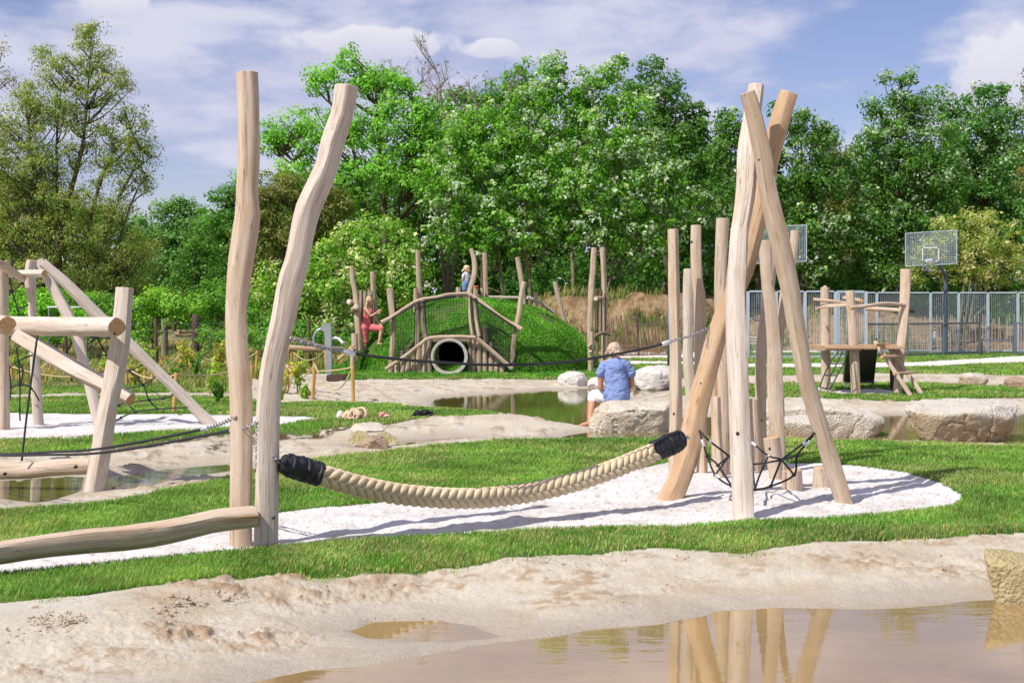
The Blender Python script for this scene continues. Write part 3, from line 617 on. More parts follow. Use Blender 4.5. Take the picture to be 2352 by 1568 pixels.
gl = blades('bank_grass', (qc == 4) & (xm[:, 1] < 62) & (xm[:, 1] > 51) & (au < .42), lambda x, y: 110 * ((fbm(x * .9, y * .9, 0, 95, 4) > .22) | ((y < 52.6) & (fbm(x * .9, y * .9, 0, 96, 3) > -.2))), lambda x, y: 0.32 + 0 * y, (.08, .19, .02), (.17, .24, .05), (.42, .33, .15), 131, 1.6, .25)
tag(gl, 'sparse tall grass growing on the earth bank', 'grass', kind='stuff')
# ================================================================ LOG BUILDERS
_sd = [3]
def path(pts, Y0, Y1=None, sink=0.0):
    Y1 = Y0 if Y1 is None else Y1
    a = np.array([[p[0], p[1]] for p in pts], float); d = np.r_[0, np.cumsum(np.linalg.norm(np.diff(a, axis=0), axis=1))]; d /= d[-1]
    Ys = Y0 + (Y1 - Y0) * d; W = [P(p[0], p[1], y) for p, y in zip(pts, Ys)]; Rr = [p[2] / 2 * y / F for p, y in zip(pts, Ys)]
    if sink:
        q = W[-1] - W[-2]; W.append(W[-1] + q.normalized() * sink); Rr.append(Rr[-1])
    return W, Rr
def log_mesh(mb, W, Rr, seg=22, seed=None, wob=0.095, facet=0.6, dens=9):
    if seed is None: _sd[0] += 1; seed = _sd[0]
    Ln = sum((Vector(W[i + 1]) - Vector(W[i])).length for i in range(len(W) - 1))
    mb.tube(W, Rr, seg, True, 0, 1, n=max(5, int(Ln * dens) + 2), wob=wob, facet=facet, seed=seed); return mb
def log_part(name, pts, Y0, Y1, mat, parent=None, end='end', sink=0.0, seg=30, **k):
    W, Rr = path(pts, Y0, Y1, sink); mb = MB(); log_mesh(mb, W, Rr, seg, **k)
    if parent is None:
        o = mb.build(name, [M[mat], M[end]]); c = Vector(W[-1]); o.data.transform(Matrix.Translation(-c)); o.location = c
    else: o = mb.build(name, [M[mat], M[end]], parent)
    return sharp(o, 30)
def bolt(parent, x, y, Y, r=0.011, name='bolt', mat='bolt', f=6):
    mb = MB(); p = P(x, y, Y); mb.ball(p, (r, r * .7, r), 10, 6); mb.tube([p + Vector((0, .04, 0)), p], r * .9, 8)
    return mb.build(name, M[mat], parent)
def post(label, pts, Y0, Y1=None, mat='wood', end='end', cat='post', group=None, name='wooden_post', bolts=(), seg=30, sink=0.15, **k):
    """a post planted in the ground: an Empty at its foot, the log and its bolts"""
    W, Rr = path(pts, Y0, Y1, sink)
    if not bolts:
        o = log_part(name, pts, Y0, Y1 or Y0, mat, None, end, sink, seg, **k); tag(o, label, cat, group); return o
    e = empty(name, W[-2] if sink else W[-1], label, cat, group); mb = MB(); log_mesh(mb, W, Rr, seg, **k); sharp(mb.build('log', [M[mat], M[end]], e), 30)
    for b in bolts: bolt(e, b[0], b[1], b[2], *(b[3:]))
    return e
def chain(mb, a, b, sag=0.02, ll=0.042, r=0.0042, w=0.013):
    a = Vector(a); b = Vector(b); n = max(3, int((b - a).length / (ll * .74))); pr = []
    for i in range(n + 1):
        t = i / n; pr.append(a.lerp(b, t) - Vector((0, 0, sag * 4 * t * (1 - t))))
    for i in range(n):
        c = (pr[i] + pr[i + 1]) / 2; d = (pr[i + 1] - pr[i]).normalized(); u = d.orthogonal().normalized()
        if i % 2: u = u.cross(d).normalized()
        ring = []
        for j in range(13):
            t = 2 * math.pi * j / 12; ring.append(c + d * math.cos(t) * ll * .5 + u * math.sin(t) * w)
        mb.tube(ring, r, 5, False)
    return mb
def sagline(a, b, sag, n=14):
    a = Vector(a); b = Vector(b); return [a.lerp(b, i / n) - Vector((0, 0, sag * 4 * (i / n) * (1 - i / n))) for i in range(n + 1)]
def Ppts(l): return [P(x, y, Y) for x, y, Y in l]

# ================================================================ LEFT POLE PAIR
post('tall nearly upright pale pole, left one of the pair beside the balance beam', [(567,168,44),(570,252,47),(572,366,46),(568,442,48),(570,488,56),(562,549,57),(550,633,56),(543,709,50),(544,785,53),(551,860,52),(554,930,52),(554,1100,52),(555,1248,52)], 10.95, 10.72, 'wood', 'end', seg=44, facet=.72)
poleB = post('tall crooked leaning pole with kinked top, holding the left end of the thick braided rope', [(797,199,52),(787,260,50),(766,321,54),(753,374,53),(727,435,57),(706,481,58),(694,530,57),(681,595,56),(664,652,58),(650,732,56),(634,800,54),(621,870,54),(613,960,54),(612,1060,54),(611,1251,56)], 10.75, 10.60, 'wood_pale', 'end_orange', bolts=[(628,1189,10.53),(590,1080,10.57,.014)], seg=44, facet=.8)
tag(log_part('balance_beam', [(584,1187,50),(500,1195,52),(420,1212,52),(300,1232,56),(200,1240,54),(100,1252,52),(0,1266,54),(-160,1290,56)], 10.50, 9.15, 'wood', None, seg=26), 'low horizontal log beam running from the pole pair out of the left side', 'balance beam')

# ================================================================ BRAIDED ROPE between pole and tripod
e = empty('braided_rope', P(1100, 1145, 11.9), 'thick braided cream rope swag with black rubber ends between pole and tripod', 'rope')
cp = [(718,1084,10.78),(760,1098,10.85),(850,1122,11.05),(950,1138,11.3),(1080,1144,11.6),(1200,1133,11.95),(1300,1112,12.2),(1400,1080,12.5),(1490,1043,12.8),(1528,1025,12.92)]
C_ = crom([list(P(*q)) for q in cp], 400); dl = np.r_[0, np.cumsum(np.linalg.norm(np.diff(C_, axis=0), axis=1))]; LT = dl[-1]
def rope_at(s_):
    s_ = min(max(s_, 0), LT); i = min(np.searchsorted(dl, s_), len(dl) - 1); i = max(i, 1); u = (s_ - dl[i - 1]) / (dl[i] - dl[i - 1] + 1e-9)
    c = C_[i - 1] * (1 - u) + C_[i] * u; T_ = (C_[min(i + 3, len(C_) - 1)] - C_[max(i - 4, 0)]); return Vector(c), Vector(T_).normalized()
mb = MB(); pitch = 0.079; RR = 0.064; ns = int(LT / pitch)
for row, a0 in enumerate((42, 138, 222, 318)):                     # four rows of crossing strands round the core
    for k in range(1, ns - 1):
        s0 = (k + (0.5 if row % 2 else 0)) * pitch; pts = []; rad = []
        for j in range(9):
            u = j / 8; sg = 1 if row in (0, 2) else -1
            ang = R(a0 + (u - .5) * 112 * sg); c, T_ = rope_at(s0 + (u - .5) * pitch * 2.1)
            sd = Vector((0, -1, 0)); sd = (sd - T_ * sd.dot(T_)).normalized(); up = T_.cross(sd).normalized() * (-1 if T_.cross(sd).z < 0 else 1)
            rr = RR * (0.84 + .20 * math.sin(math.pi * u)); pts.append(c + sd * math.cos(ang) * rr + up * math.sin(ang) * rr); rad.append(0.030 * (0.45 + 0.55 * math.sin(math.pi * min(max(u, .08), .92))))
        mb.tube(pts, rad, 9, True, 0, flat=1.0, seed=row * 50 + k)
mb.tube([rope_at(LT * i / 40)[0] for i in range(41)], 0.05, 10, True, 0)
mb.build('braid', M['braid'], e)
def sleeve(pts, rs, strap, seed):
    W = [P(*q) for q in pts]; mb = MB(); k = 20; C2 = crom([list(w) + [r] for w, r in zip(W, rs)], k)
    mb.tube(C2[:, :3], C2[:, 3] * (1 + .03 * np.sin(np.arange(k) * 2.1)), 26, True, 0, wob=.10, facet=.5, seed=seed)
    for f in strap:                                                 # hose straps and flaps wrapped round the end
        i = int(f * (k - 1)); c = Vector(C2[i, :3]); d = (Vector(C2[min(i + 1, k - 1), :3]) - Vector(C2[max(i - 1, 0), :3])).normalized(); r = C2[i, 3] * 1.06
        mb.tube([c - d * .012, c - d * .008, c + d * .008, c + d * .012], [r * .97, r * 1.03, r * 1.03, r * .97], 24, True, wob=.08, seed=seed + i)
        for a in (70, 95, 120): 
            q = c + Vector((0, -math.cos(R(a)) * r, math.sin(R(a)) * r)); mb.box(q, (.03, .028, .018), Matrix.Rotation(R(90 - a), 3, 'X'), 0, .005)
    return mb.build('rubber_sleeve', M['rubber'], e)
sleeve([(646,1062,10.62),(668,1070,10.65),(700,1078,10.75),(736,1090,10.8)], [.062,.082,.088,.086], (.25, .6, .95), 4)
sleeve([(1500,1036,12.85),(1530,1024,12.92),(1552,1014,13.0),(1566,1008,13.05)], [.086,.092,.09,.07], (.08, .5, .85), 9)
for a_, b_ in (((646,1062,10.6),(628,1052,10.55)),((1566,1008,13.05),(1582,1003,13.2))):
    mb = MB(); chain(mb, P(*a_), P(*b_), 0, .05, .007, .016); mb.build('shackle', M['steel'], e)
mb = MB(); p = P(652, 1060, 10.52); mb.tube([p + Vector((0, .05, 0)), p, p + Vector((0, -.02, 0))], [.02, .02, .016], 12); mb.build('bolt', M['bolt'], e)

# ================================================================ THIN BLACK HAND ROPES
def hand_rope(label, pts, r, ch, name='hand_rope'):
    e = empty(name, P(*pts[0]), label, 'rope'); W = Ppts(pts); mb = MB(); mb.tube(W, r, 8, n=60); mb.build('rope', M['black_rope'], e)
    for (i, (cx, cy, cY)) in ch:
        a = W[i]; b = P(cx, cy, cY); d = (b - a).normalized(); L_ = r * 6.5
        mb = MB(); mb.tube([a - d * L_ * .5, a - d * L_ * .45, a + d * L_ * .9, a + d * L_], [r * .9, r * 1.75, r * 1.75, r], 12); mb.build('ferrule', M['ferrule'], e)
        mb = MB(); chain(mb, a + d * L_, b, .012); mb.ball(b, .014, 8, 6); mb.build('chain', M['steel'], e)
    return e
hand_rope('long sagging black hand rope above the braided rope', [(806,811,10.95),(900,823,11.1),(1010,832,11.3),(1150,838,11.7),(1290,832,12.1),(1400,816,12.4),(1480,800,12.65),(1528,788,12.75)], .0115, [(0,(668,777,10.62)),(-1,(1628,753,13.1))])
hand_rope('black hand rope leaving the picture on the left, chained to the left pole', [(-90,1030,14.6),(0,1042,13.9),(110,1038,13.2),(214,1032,12.6),(340,1011,11.9),(468,985,11.25)], .011, [(-1,(540,957,10.70))])
hand_rope('black hand rope leaving the picture on the left, chained to the crooked pole', [(-90,1034,14.3),(0,1045,13.6),(110,1044,12.9),(214,1041,12.3),(340,1024,11.7),(536,987,10.8)], .011, [(-1,(591,969,10.56))])
mb = MB(); chain(mb, P(591,969,10.56), P(590,1079,10.56), 0, .04, .004, .012); o = mb.build('hanging_chain', M['steel']); tag(o, 'rusty chain hanging straight down the face of the crooked pole', 'chain')

# ================================================================ TRIPOD
e = empty('log_tripod', G(1720, 1150), 'tall tripod of three crossing peeled logs standing on white sand', 'tripod')
def leg(pts, Y0, Y1, mat, end='end', **k): return log_part('leg', pts, Y0, Y1, mat, e, end, .12, 44, facet=.65, **k)
leg([(1738,198,37),(1732,237,40),(1722,307,43),(1717,360,46),(1714,430,44),(1706,491,42),(1698,532,42),(1694,594,45),(1690,676,47),(1692,758,48),(1694,824,48),(1697,906,47),(1701,1011,47),(1705,1090,48),(1708,1186,48)], 13.15, 12.07, 'wood_pale', 'end_pale')
leg([(1716,213,36),(1726,245,38),(1741,307,42),(1753,364,43),(1763,430,41),(1781,512,43),(1800,594,42),(1817,676,40),(1830,758,38),(1843,824,37),(1854,880,37),(1886,985,38),(1911,1064,40),(1937,1149,42)], 12.70, 13.08, 'wood', 'end')
leg([(1812,214,38),(1798,255,40),(1784,300,42),(1768,360,42),(1750,450,44),(1730,530,44),(1712,600,44),(1690,660,44),(1670,705,44),(1650,758,44),(1638,799,48),(1630,830,46),(1616,880,46),(1602,932,48),(1593,985,50),(1585,1027,52),(1575,1064,52),(1560,1104,52),(1545,1137,54)], 13.45, 13.43, 'wood_warm', 'end_orange')
bolt(e, 1703, 359, 12.93); bolt(e, 1744, 367, 12.69, .013); bolt(e, 1694, 995, 12.195, .016); bolt(e, 1610, 880, 13.36)
mb = MB(); chain(mb, P(1628,753,13.18), P(1624,800,13.25), 0, .04, .004, .012); mb.build('chain', M['steel'], e)

# ================================================================ BASKET NET in the tripod
e = empty('basket_net', P(1735, 1120, 12.9), 'black rope basket net slung between the legs of the tripod', 'net')
def strand(l, r=.0095, nm='rope'):
    mb = MB(); mb.tube(Ppts(l), r, 7, n=len(l) * 6); return mb.build(nm, M['black_rope'], e)
NLk = dict(A=(1606,988,13.3), f1=(1612,1009,13.25), f2=(1628,1011,13.25), a=(1625,1048,13.2), b=(1649,1068,12.9), c=(1674,1047,13.5), d=(1643,1090,13.0), f=(1681,1116,12.8), g=(1734,1123,12.7), h=(1770,1116,12.8), i=(1794,1056,12.6), j=(1765,1046,13.5), k=(1831,1046,13.05), l=(1824,1090,12.95), m=(1727,1066,13.6), n=(1726,1015,13.7), o=(1680,1063,13.5), B=(1871,993,12.98), r1=(1850,1014,13.0), r2=(1860,1010,13.0))
K_ = NLk
for seq in ('A f1 a d f g h l k r2 B', 'A f2 c o', 'n j i l', 'a b f', 'b c', 'o m i k', 'i h', 'r1 i', 'j m2 g', 'f b', 'B r1', 'c d', 'm g'):
    ks = seq.split(); strand([K_.get(q, (1745, 1090, 13.3)) for q in ks])
for q in 'abcdfghijklm':
    mb = MB(); mb.ball(P(*K_[q]), (.020, .016, .017), 8, 6); mb.build('knot', M['black_rope'], e)
for a_, b_ in (('f1', 'a'), ('f2', 'c'), ('r1', 'i'), ('r2', 'k'), ('d', 'f'), ('n', 'j'), ('m', 'g'), ('j', 'i')):
    a = P(*K_[a_]); b = P(*K_[b_]); d = (b - a).normalized(); mb = MB(); mb.tube([a, a + d * .005, a + d * .065, a + d * .07], [.01, .0145, .0145, .01], 10); mb.build('ferrule', M['ferrule'], e)

# ================================================================ POST CLUSTER behind the tripod
gp = 'posts standing in the sand behind the tripod'
post('straight slim post with orange top, leftmost behind the tripod', [(1546,527,24),(1548,640,27),(1550,740,27),(1552,827,28),(1552,932,30),(1550,1010,29),(1549,1083,28)], 15.3, 15.3, 'wood', 'end_orange', group=gp, bolts=[(1548,950,15.235,.015)])
post('post with a small blue cap near its top, swelling in the middle', [(1598,519,26),(1598,594,26),(1602,655,28),(1606,676,30),(1608,758,28),(1608,824,28),(1610,930,27),(1613,1070,26)], 15.75, 15.5, 'wood', 'end_orange', group=gp, bolts=[(1590,556,15.69,.019,'cap','blue_cap'),(1591,571,15.69,.014,'disc','white_metal')])
post('shorter thin post half hidden behind the blue capped one', [(1582,618,22),(1581,676,24),(1580,758,25),(1580,827,25),(1585,890,25),(1590,1000,25),(1592,1050,25)], 16.6, 16.6, 'wood_pale', 'end_pale', group=gp)
post('tall straight post close to the left of the pale tripod leg', [(1660,503,31),(1656,600,29),(1654,680,29),(1658,760,30),(1661,827,30),(1662,960,31),(1660,1083,32)], 15.4, 15.3, 'wood', 'end', group=gp, bolts=[(1667,966,15.26,.014)])
post('orange stained post seen between the left leg and the tall straight post', [(1644,770,20),(1643,880,21),(1645,980,22),(1645,1045,22)], 16.4, 16.4, 'wood_warm', 'end_orange', group=gp)
post('short cracked post cut off at knee height left of the pale leg', [(1646,911,17),(1647,1000,23),(1652,1094,27)], 14.95, 14.95, 'wood', 'end', group=gp)
post('flat topped post that widens downwards, just right of the pale leg', [(1756,553,30),(1761,635,29),(1769,697,30),(1773,738,31),(1777,800,34),(1779,860,38),(1781,906,40),(1786,998,36),(1790,1076,34)], 15.5, 15.5, 'wood', 'end_pale', group=gp)
post('slanting post crossing behind the right tripod leg', [(1826,531,22),(1819,600,22),(1804,660,21),(1796,717,20),(1790,780,20),(1787,860,20),(1786,1060,20)], 16.2, 16.0, 'wood', 'end_orange', group=gp)
post('thin bowed post behind the flat topped one', [(1778,575,20),(1766,660,22),(1755,740,24),(1748,800,25),(1746,860,25),(1746,932,24),(1749,1011,22),(1750,1070,22)], 15.9, 15.9, 'wood', 'end', group=gp, bolts=[(1749,965,15.85,.012)])
post('waist high square post right behind the pale leg', [(1731,916,20),(1734,1000,21),(1735,1074,22)], 15.6, 15.6, 'wood', 'end_pale', group=gp)
post('leaning knee high post with a bolt in front of the cluster', [(1772,1005,37),(1778,1051,35),(1783,1099,29)], 14.85, 14.85, 'wood', 'end', group=gp, bolts=[(1768,1030,14.78,.016)])
post('small post between two taller ones at the back of the cluster', [(1676,930,18),(1677,1070,20)], 16.1, 16.1, 'wood', 'end', group=gp)
post('low round stump under the right side of the basket net', [(1818,1080,46),(1819,1105,47),(1818,1128,48)], 13.9, 13.9, 'wood', 'end', cat='stump', name='log_stump')
post('low round stump beside the right tripod leg', [(1885,1073,33),(1886,1095,37),(1886,1116,40)], 14.1, 14.1, 'wood', 'end', cat='stump', name='log_stump')

# ================================================================ NEAR CLIMBING FRAME, left edge
e = empty('climbing_frame', G(218, 1122, -.1), 'near log climbing frame with leaning post and thick crossbar, cut by the left edge', 'climbing frame')
def lp(nm, pts, a, b, mat='wood_pale', end='end', **k): return log_part(nm, pts, a, b, mat, e, end, **k)
lp('post', [(288,662,38),(283,720,38),(278,785,43),(268,850,43),(257,900,42),(242,980,44),(230,1050,45),(217,1121,45)], 14.55, 14.4, 'wood_pale', 'end', sink=.15, facet=.55)
lp('crossbar', [(20,750,44),(90,748,42),(180,750,43),(268,751,44)], 15.6, 14.0, 'wood_pale')
lp('crossbar', [(16,746,42),(-40,742,40),(-130,740,40)], 14.25, 16.0, 'wood')
lp('diagonal', [(40,770,36),(100,806,38),(160,843,38),(230,880,36),(300,917,31)], 15.3, 14.75, 'wood_pale')
lp('low_beam', [(-90,1086,42),(0,1080,40),(60,1080,38),(130,1072,40),(210,1069,38)], 14.7, 14.55, 'wood')
bolt(e, 262, 766, 13.86, .014); bolt(e, 272, 931, 14.2, .016); bolt(e, 10, 1088, 14.4, .018); bolt(e, 173, 1072, 14.35, .018); bolt(e, 259, 1120, 14.2, .012)
mb = MB(); mb.tube(Ppts([(86,770,14.5),(75,850,14.5),(62,950,14.5),(50,1058,14.5)]), .011, 7, n=30); mb.build('hanging_rope', M['black_rope'], e)
# ---- far climbing frame with nets
e = empty('climbing_frame', G(220, 972), 'farther log climbing frame with long sloping legs and black rope nets on white sand', 'climbing frame')
lp('post', [(73,598,23),(69,633,26),(73,700,19),(77,780,20),(83,882,23),(88,971,25)], 21.45, 21.5, 'wood_pale', sink=.1)
lp('post', [(5,600,28),(5,650,27),(6,800,26),(8,980,27)], 20.8, 20.8, 'wood', sink=.1)
lp('beam', [(-60,634,20),(0,631,19),(60,629,18),(102,628,18)], 21.6, 20.9, 'wood_pale')
lp('beam', [(-20,600,20),(2,608,20),(30,626,19),(52,640,18)], 20.2, 21.1, 'wood')
lp('sloping_leg', [(92,598,22),(112,641,24),(135,684,25),(158,726,27),(177,774,26),(196,850,24),(213,912,26),(226,974,24)], 21.7, 21.4, 'wood_pale', sink=.1)
lp('sloping_leg', [(98,604,22),(160,660,24),(229,730,26),(300,795,26),(350,842,24),(400,890,24),(440,930,25),(478,969,30)], 21.2, 21.6, 'wood_pale', sink=.1)
def netp(segs, Y, r=.012, nm='net'):
    mb = MB()
    for s_ in segs:
        q = [P(x, y, Y) for x, y in s_]; mb.tube(q, r, 5, n=len(q) * 4)
        for w in q[1:-1]: mb.ball(w, r * 1.9, 6, 5)
    return mb.build(nm, M['black_rope'], e)
netp([[(331,837),(297,851),(262,858)],[(297,851),(328,883),(342,918),(362,939)],[(360,864),(328,883),(289,893),(250,902)],[(404,903),(375,915),(342,918),(305,923),(262,930)],[(435,935),(362,939),(311,946),(278,959),(240,985)],[(298,933),(311,946)]], 21.5)
netp([[(205,775),(223,775),(262,778)],[(223,775),(236,800),(250,822)],[(223,775),(200,792)]], 21.5)
for q in ([(206,808),(228,814),(256,815)],[(230,855),(262,856)],[(331,700),(300,715)]): netp([q], 21.5)
netp([[(22,636),(28,669),(40,710),(42,735)],[(-10,680),(28,669),(54,648)],[(-10,694),(10,688),(28,669)],[(0,702),(12,735)],[(42,710),(65,700)],[(0,770),(12,785),(20,845),(25,890),(18,935),(5,960)],[(12,785),(17,768)],[(20,845),(42,828),(75,815)],[(42,828),(46,880),(45,940),(46,966)],[(25,890),(48,882),(72,892),(90,920)],[(38,797),(42,828)],[(30,640),(26,590)],[(8,845),(20,845)],[(48,882),(52,850),(42,828)]], 21.1)
# ================================================================ ROCKS
def rock(label, x0, x1, y0, y1, Y, depth, mat, seed, pw=2.6, cuts=(), nz=0.10, name='boulder', cat='boulder', sub=5, sink=0.12, group=None):
    a = P(x0, y1, Y); b = P(x1, y0, Y); hx = (b.x - a.x) / 2; z0 = a.z - sink; hz = (b.z - z0) / 2
    bm = bmesh.new(); bmesh.ops.create_icosphere(bm, subdivisions=sub, radius=1); V = np.array([v.co[:] for v in bm.verts]); Fs = [[v.index for v in f.verts] for f in bm.faces]; bm.free()
    n = (np.abs(V) ** pw).sum(1) ** (1 / pw); V = V / n[:, None]
    V *= (1 + nz * fbm(V[:, 0] * 1.3 + seed, V[:, 1] * 1.3, V[:, 2] * 1.3, seed, 3))[:, None]
    for (nx, ny, nz_, d) in cuts:
        nn = np.array([nx, ny, nz_], float); nn /= np.linalg.norm(nn); s_ = V @ nn - d; V = V - np.where(s_ > 0, s_ * 0.97, 0)[:, None] * nn
    fr = np.random.default_rng(seed)
    for _ in range(9 if nz < .2 else 5):
        nn = fr.normal(size=3); nn[1] = -abs(nn[1]); nn /= np.linalg.norm(nn); s_ = V @ nn; d = s_.max() * fr.uniform(.82, .95); s_ = s_ - d; V = V - np.where(s_ > 0, s_ * .93, 0)[:, None] * nn
    V[:, 0] = (V[:, 0] - V[:, 0].min()) / np.ptp(V[:, 0]) * 2 - 1; V[:, 2] = (V[:, 2] - V[:, 2].min()) / np.ptp(V[:, 2]) * 2 - 1
    S = np.array([hx, depth / 2, hz]); W = V * S
    nr = V / np.linalg.norm(V, axis=1)[:, None]
    rg = np.abs(fbm(W[:, 0] * 3.2 + 9, W[:, 1] * 3.2, W[:, 2] * 4.2, seed + 7, 3))
    W += nr * (0.03 * fbm(W[:, 0] * 6, W[:, 1] * 6, W[:, 2] * 6, seed + 3, 4, .62) - .05 * (rg < .06) * (1 - rg / .06) * .5 + .035 * vn(W[:, 0] * 2.5, W[:, 1] * 2.5, W[:, 2] * 2.5, seed + 9))[:, None]
    mb = MB(); mb.add(W, Fs); o = mb.build(name, M[mat]); o.location = ((a.x + b.x) / 2, Y + depth * .42, z0 + hz); tag(o, label, cat, group); return o
def hull_rock(label, pts, Y, mat, seed, amp=.03, name='boulder', cat='boulder', vox=.022, parent=None):
    W = [P(x, y, Y + d) for x, y, d in pts]; bm = bmesh.new(); [bm.verts.new(w) for w in W]; r = bmesh.ops.convex_hull(bm, input=bm.verts[:])
    bmesh.ops.delete(bm, geom=[g for g in set(r['geom_interior'] + r['geom_unused']) if isinstance(g, bmesh.types.BMVert)], context='VERTS'); bmesh.ops.recalc_face_normals(bm, faces=bm.faces[:])
    me = bpy.data.meshes.new('t'); bm.to_mesh(me); bm.free(); o = bpy.data.objects.new('t', me); col.objects.link(o)
    m = o.modifiers.new('r', 'REMESH'); m.mode = 'VOXEL'; m.voxel_size = vox; m = o.modifiers.new('s', 'SMOOTH'); m.iterations = 7; m.factor = .5
    bpy.context.view_layer.update(); me2 = bpy.data.meshes.new_from_object(o.evaluated_get(bpy.context.evaluated_depsgraph_get())); bpy.data.objects.remove(o)
    n = len(me2.vertices); co = np.empty(n * 3, np.float32); me2.vertices.foreach_get('co', co); nn = np.empty(n * 3, np.float32); me2.vertices.foreach_get('normal', nn); co = co.reshape(-1, 3); nn = nn.reshape(-1, 3)
    x, y, z = co[:, 0] + seed, co[:, 1], co[:, 2]; rg = np.abs(fbm(x * 2.6, y * 2.6, z * 3.4, seed + 7, 3))
    d = amp * (fbm(x * 2.6, y * 2.6, z * 2.6, seed, 2) + .75 * fbm(x * 8, y * 8, z * 9, seed + 1, 4, .65)) - amp * .9 * np.clip(1 - rg / .05, 0, 1)
    co = co + nn * d[:, None]; c = co.mean(0); c[2] = co[:, 2].mean(); me2.vertices.foreach_set('co', (co - c).astype(np.float32).ravel()); me2.polygons.foreach_set('use_smooth', [True] * len(me2.polygons)); me2.update()
    me2.name = name; me2.materials.clear(); me2.materials.append(M[mat]); o = bpy.data.objects.new(name, me2); col.objects.link(o); o.location = c; tag(o, label, cat); return o
hull_rock('long pale granite boulder that the seated woman sits on', [(1352,978,.1),(1352,965,.15),(1366,938,.1),(1380,927,.3),(1395,945,-.1),(1405,921,.35),(1400,919,.7),(1440,918,.75),(1540,920,.75),(1540,922,.3),(1530,940,-.08),(1450,940,-.15),(1546,955,.2),(1540,1000,.1),(1500,1004,-.02),(1365,1000,.0),(1370,975,.8),(1545,975,.85),(1352,1000,.25)], 21.3, 'rock', 11)
hull_rock('wide pale boulder in the water seen through the legs of the tripod', [(1745,925,.9),(1765,917,1.2),(1890,917,1.25),(1945,926,1.1),(2000,943,.7),(2034,962,.4),(2030,976,.3),(2012,1000,.2),(1985,1012,.1),(1760,1012,.1),(1740,1000,.3),(1760,940,.1),(1880,935,.05),(1960,945,.1),(2010,965,.15),(1760,985,1.3),(2010,980,1.2)], 20.3, 'rock', 15)
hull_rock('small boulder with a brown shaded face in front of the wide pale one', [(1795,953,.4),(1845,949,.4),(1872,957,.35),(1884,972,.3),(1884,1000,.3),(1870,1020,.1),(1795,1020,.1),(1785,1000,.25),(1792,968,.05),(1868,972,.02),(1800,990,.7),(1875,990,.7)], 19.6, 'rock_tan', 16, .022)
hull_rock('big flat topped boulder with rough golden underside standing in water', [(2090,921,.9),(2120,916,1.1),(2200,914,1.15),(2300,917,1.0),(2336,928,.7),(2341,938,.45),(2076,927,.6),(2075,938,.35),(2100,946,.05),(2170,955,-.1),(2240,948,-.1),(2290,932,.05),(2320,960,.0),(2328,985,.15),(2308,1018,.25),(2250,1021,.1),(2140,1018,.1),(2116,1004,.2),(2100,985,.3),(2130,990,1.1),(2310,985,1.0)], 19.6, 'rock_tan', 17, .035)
hull_rock('blocky ochre boulder at the right edge, in the corner of the front pond', [(2256,1266,.05),(2258,1258,.12),(2300,1260,.16),(2352,1277,.18),(2480,1315,.18),(2272,1300,-.02),(2302,1450,.0),(2350,1460,-.05),(2480,1470,-.05),(2330,1300,-.05),(2480,1340,-.05),(2290,1268,.6),(2480,1300,.6),(2320,1430,.6),(2480,1440,.6)], 9.55, 'rock_yellow', 18, .012, vox=.012)
rock('rounded white boulder across the middle pond, left of the seated woman', 1281, 1354, 853, 891, 32.6, .7, 'rock_white', 12, 2.3, [(1,0,-1,.9)])
rock('smallest white boulder half hidden by the seated woman', 1347, 1400, 868, 892, 32.4, .5, 'rock_white', 13, 2.2)
rock('large cream boulder between the seated woman and the slim post', 1457, 1552, 839, 896, 31.7, .9, 'rock_white', 14, 2.9, [(1,-.4,-.7,.85),(-.6,0,1,.95)])
rock('low cream boulder at the right shoulder of the seated woman', 1434, 1476, 872, 893, 32.2, .5, 'rock', 23, 2.3)
hull_rock('flat grey slab lying on top of the brook stones', [(801,986,.2),(813,973,.35),(845,968,.45),(872,970,.45),(888,980,.25),(882,990,0),(850,988,-.05),(815,995,0),(830,992,.6),(880,988,.6)], 18.6, 'rock', 19, .012, 'stone_slab', 'stone', .012)
hull_rock('brown split stone at the edge of the brook below the grey slab', [(824,1023,.05),(836,1004,.12),(855,998,.2),(880,1000,.2),(894,1015,.12),(891,1031,.0),(840,1034,.0),(850,1010,.4),(885,1010,.4),(858,1008,-.06)], 17.8, 'rock_brown', 20, .010, 'stone', 'stone', .010)
hull_rock('mossy stone left of the brown split stone', [(795,1018,.05),(800,1000,.1),(818,988,.2),(845,990,.2),(850,1005,.1),(845,1024,.05),(810,1026,0),(820,1000,.4)], 18.1, 'rock_moss', 21, .012, 'stone', 'stone', .010)
hull_rock('mossy stone right of the brown split stone', [(866,1020,.05),(864,996,.15),(885,990,.25),(905,1000,.2),(918,1012,.1),(915,1022,.05),(890,1026,0),(890,1000,.4)], 18.2, 'rock_moss', 22, .012, 'stone', 'stone', .010)
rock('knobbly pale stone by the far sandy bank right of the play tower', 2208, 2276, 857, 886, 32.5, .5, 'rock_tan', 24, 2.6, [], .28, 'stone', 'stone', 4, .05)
rock('low pinkish stone at the right edge of the far sandy bank', 2316, 2372, 868, 888, 33.0, .5, 'rock_brown', 25, 2.5, [], .25, 'stone', 'stone', 4, .05)
rock('dark rounded stone under the weeds beside the rope fence', 683, 712, 893, 913, 28.2, .35, 'rock_brown', 26, 2.3, [], .12, 'stone', 'stone', 4, .04)
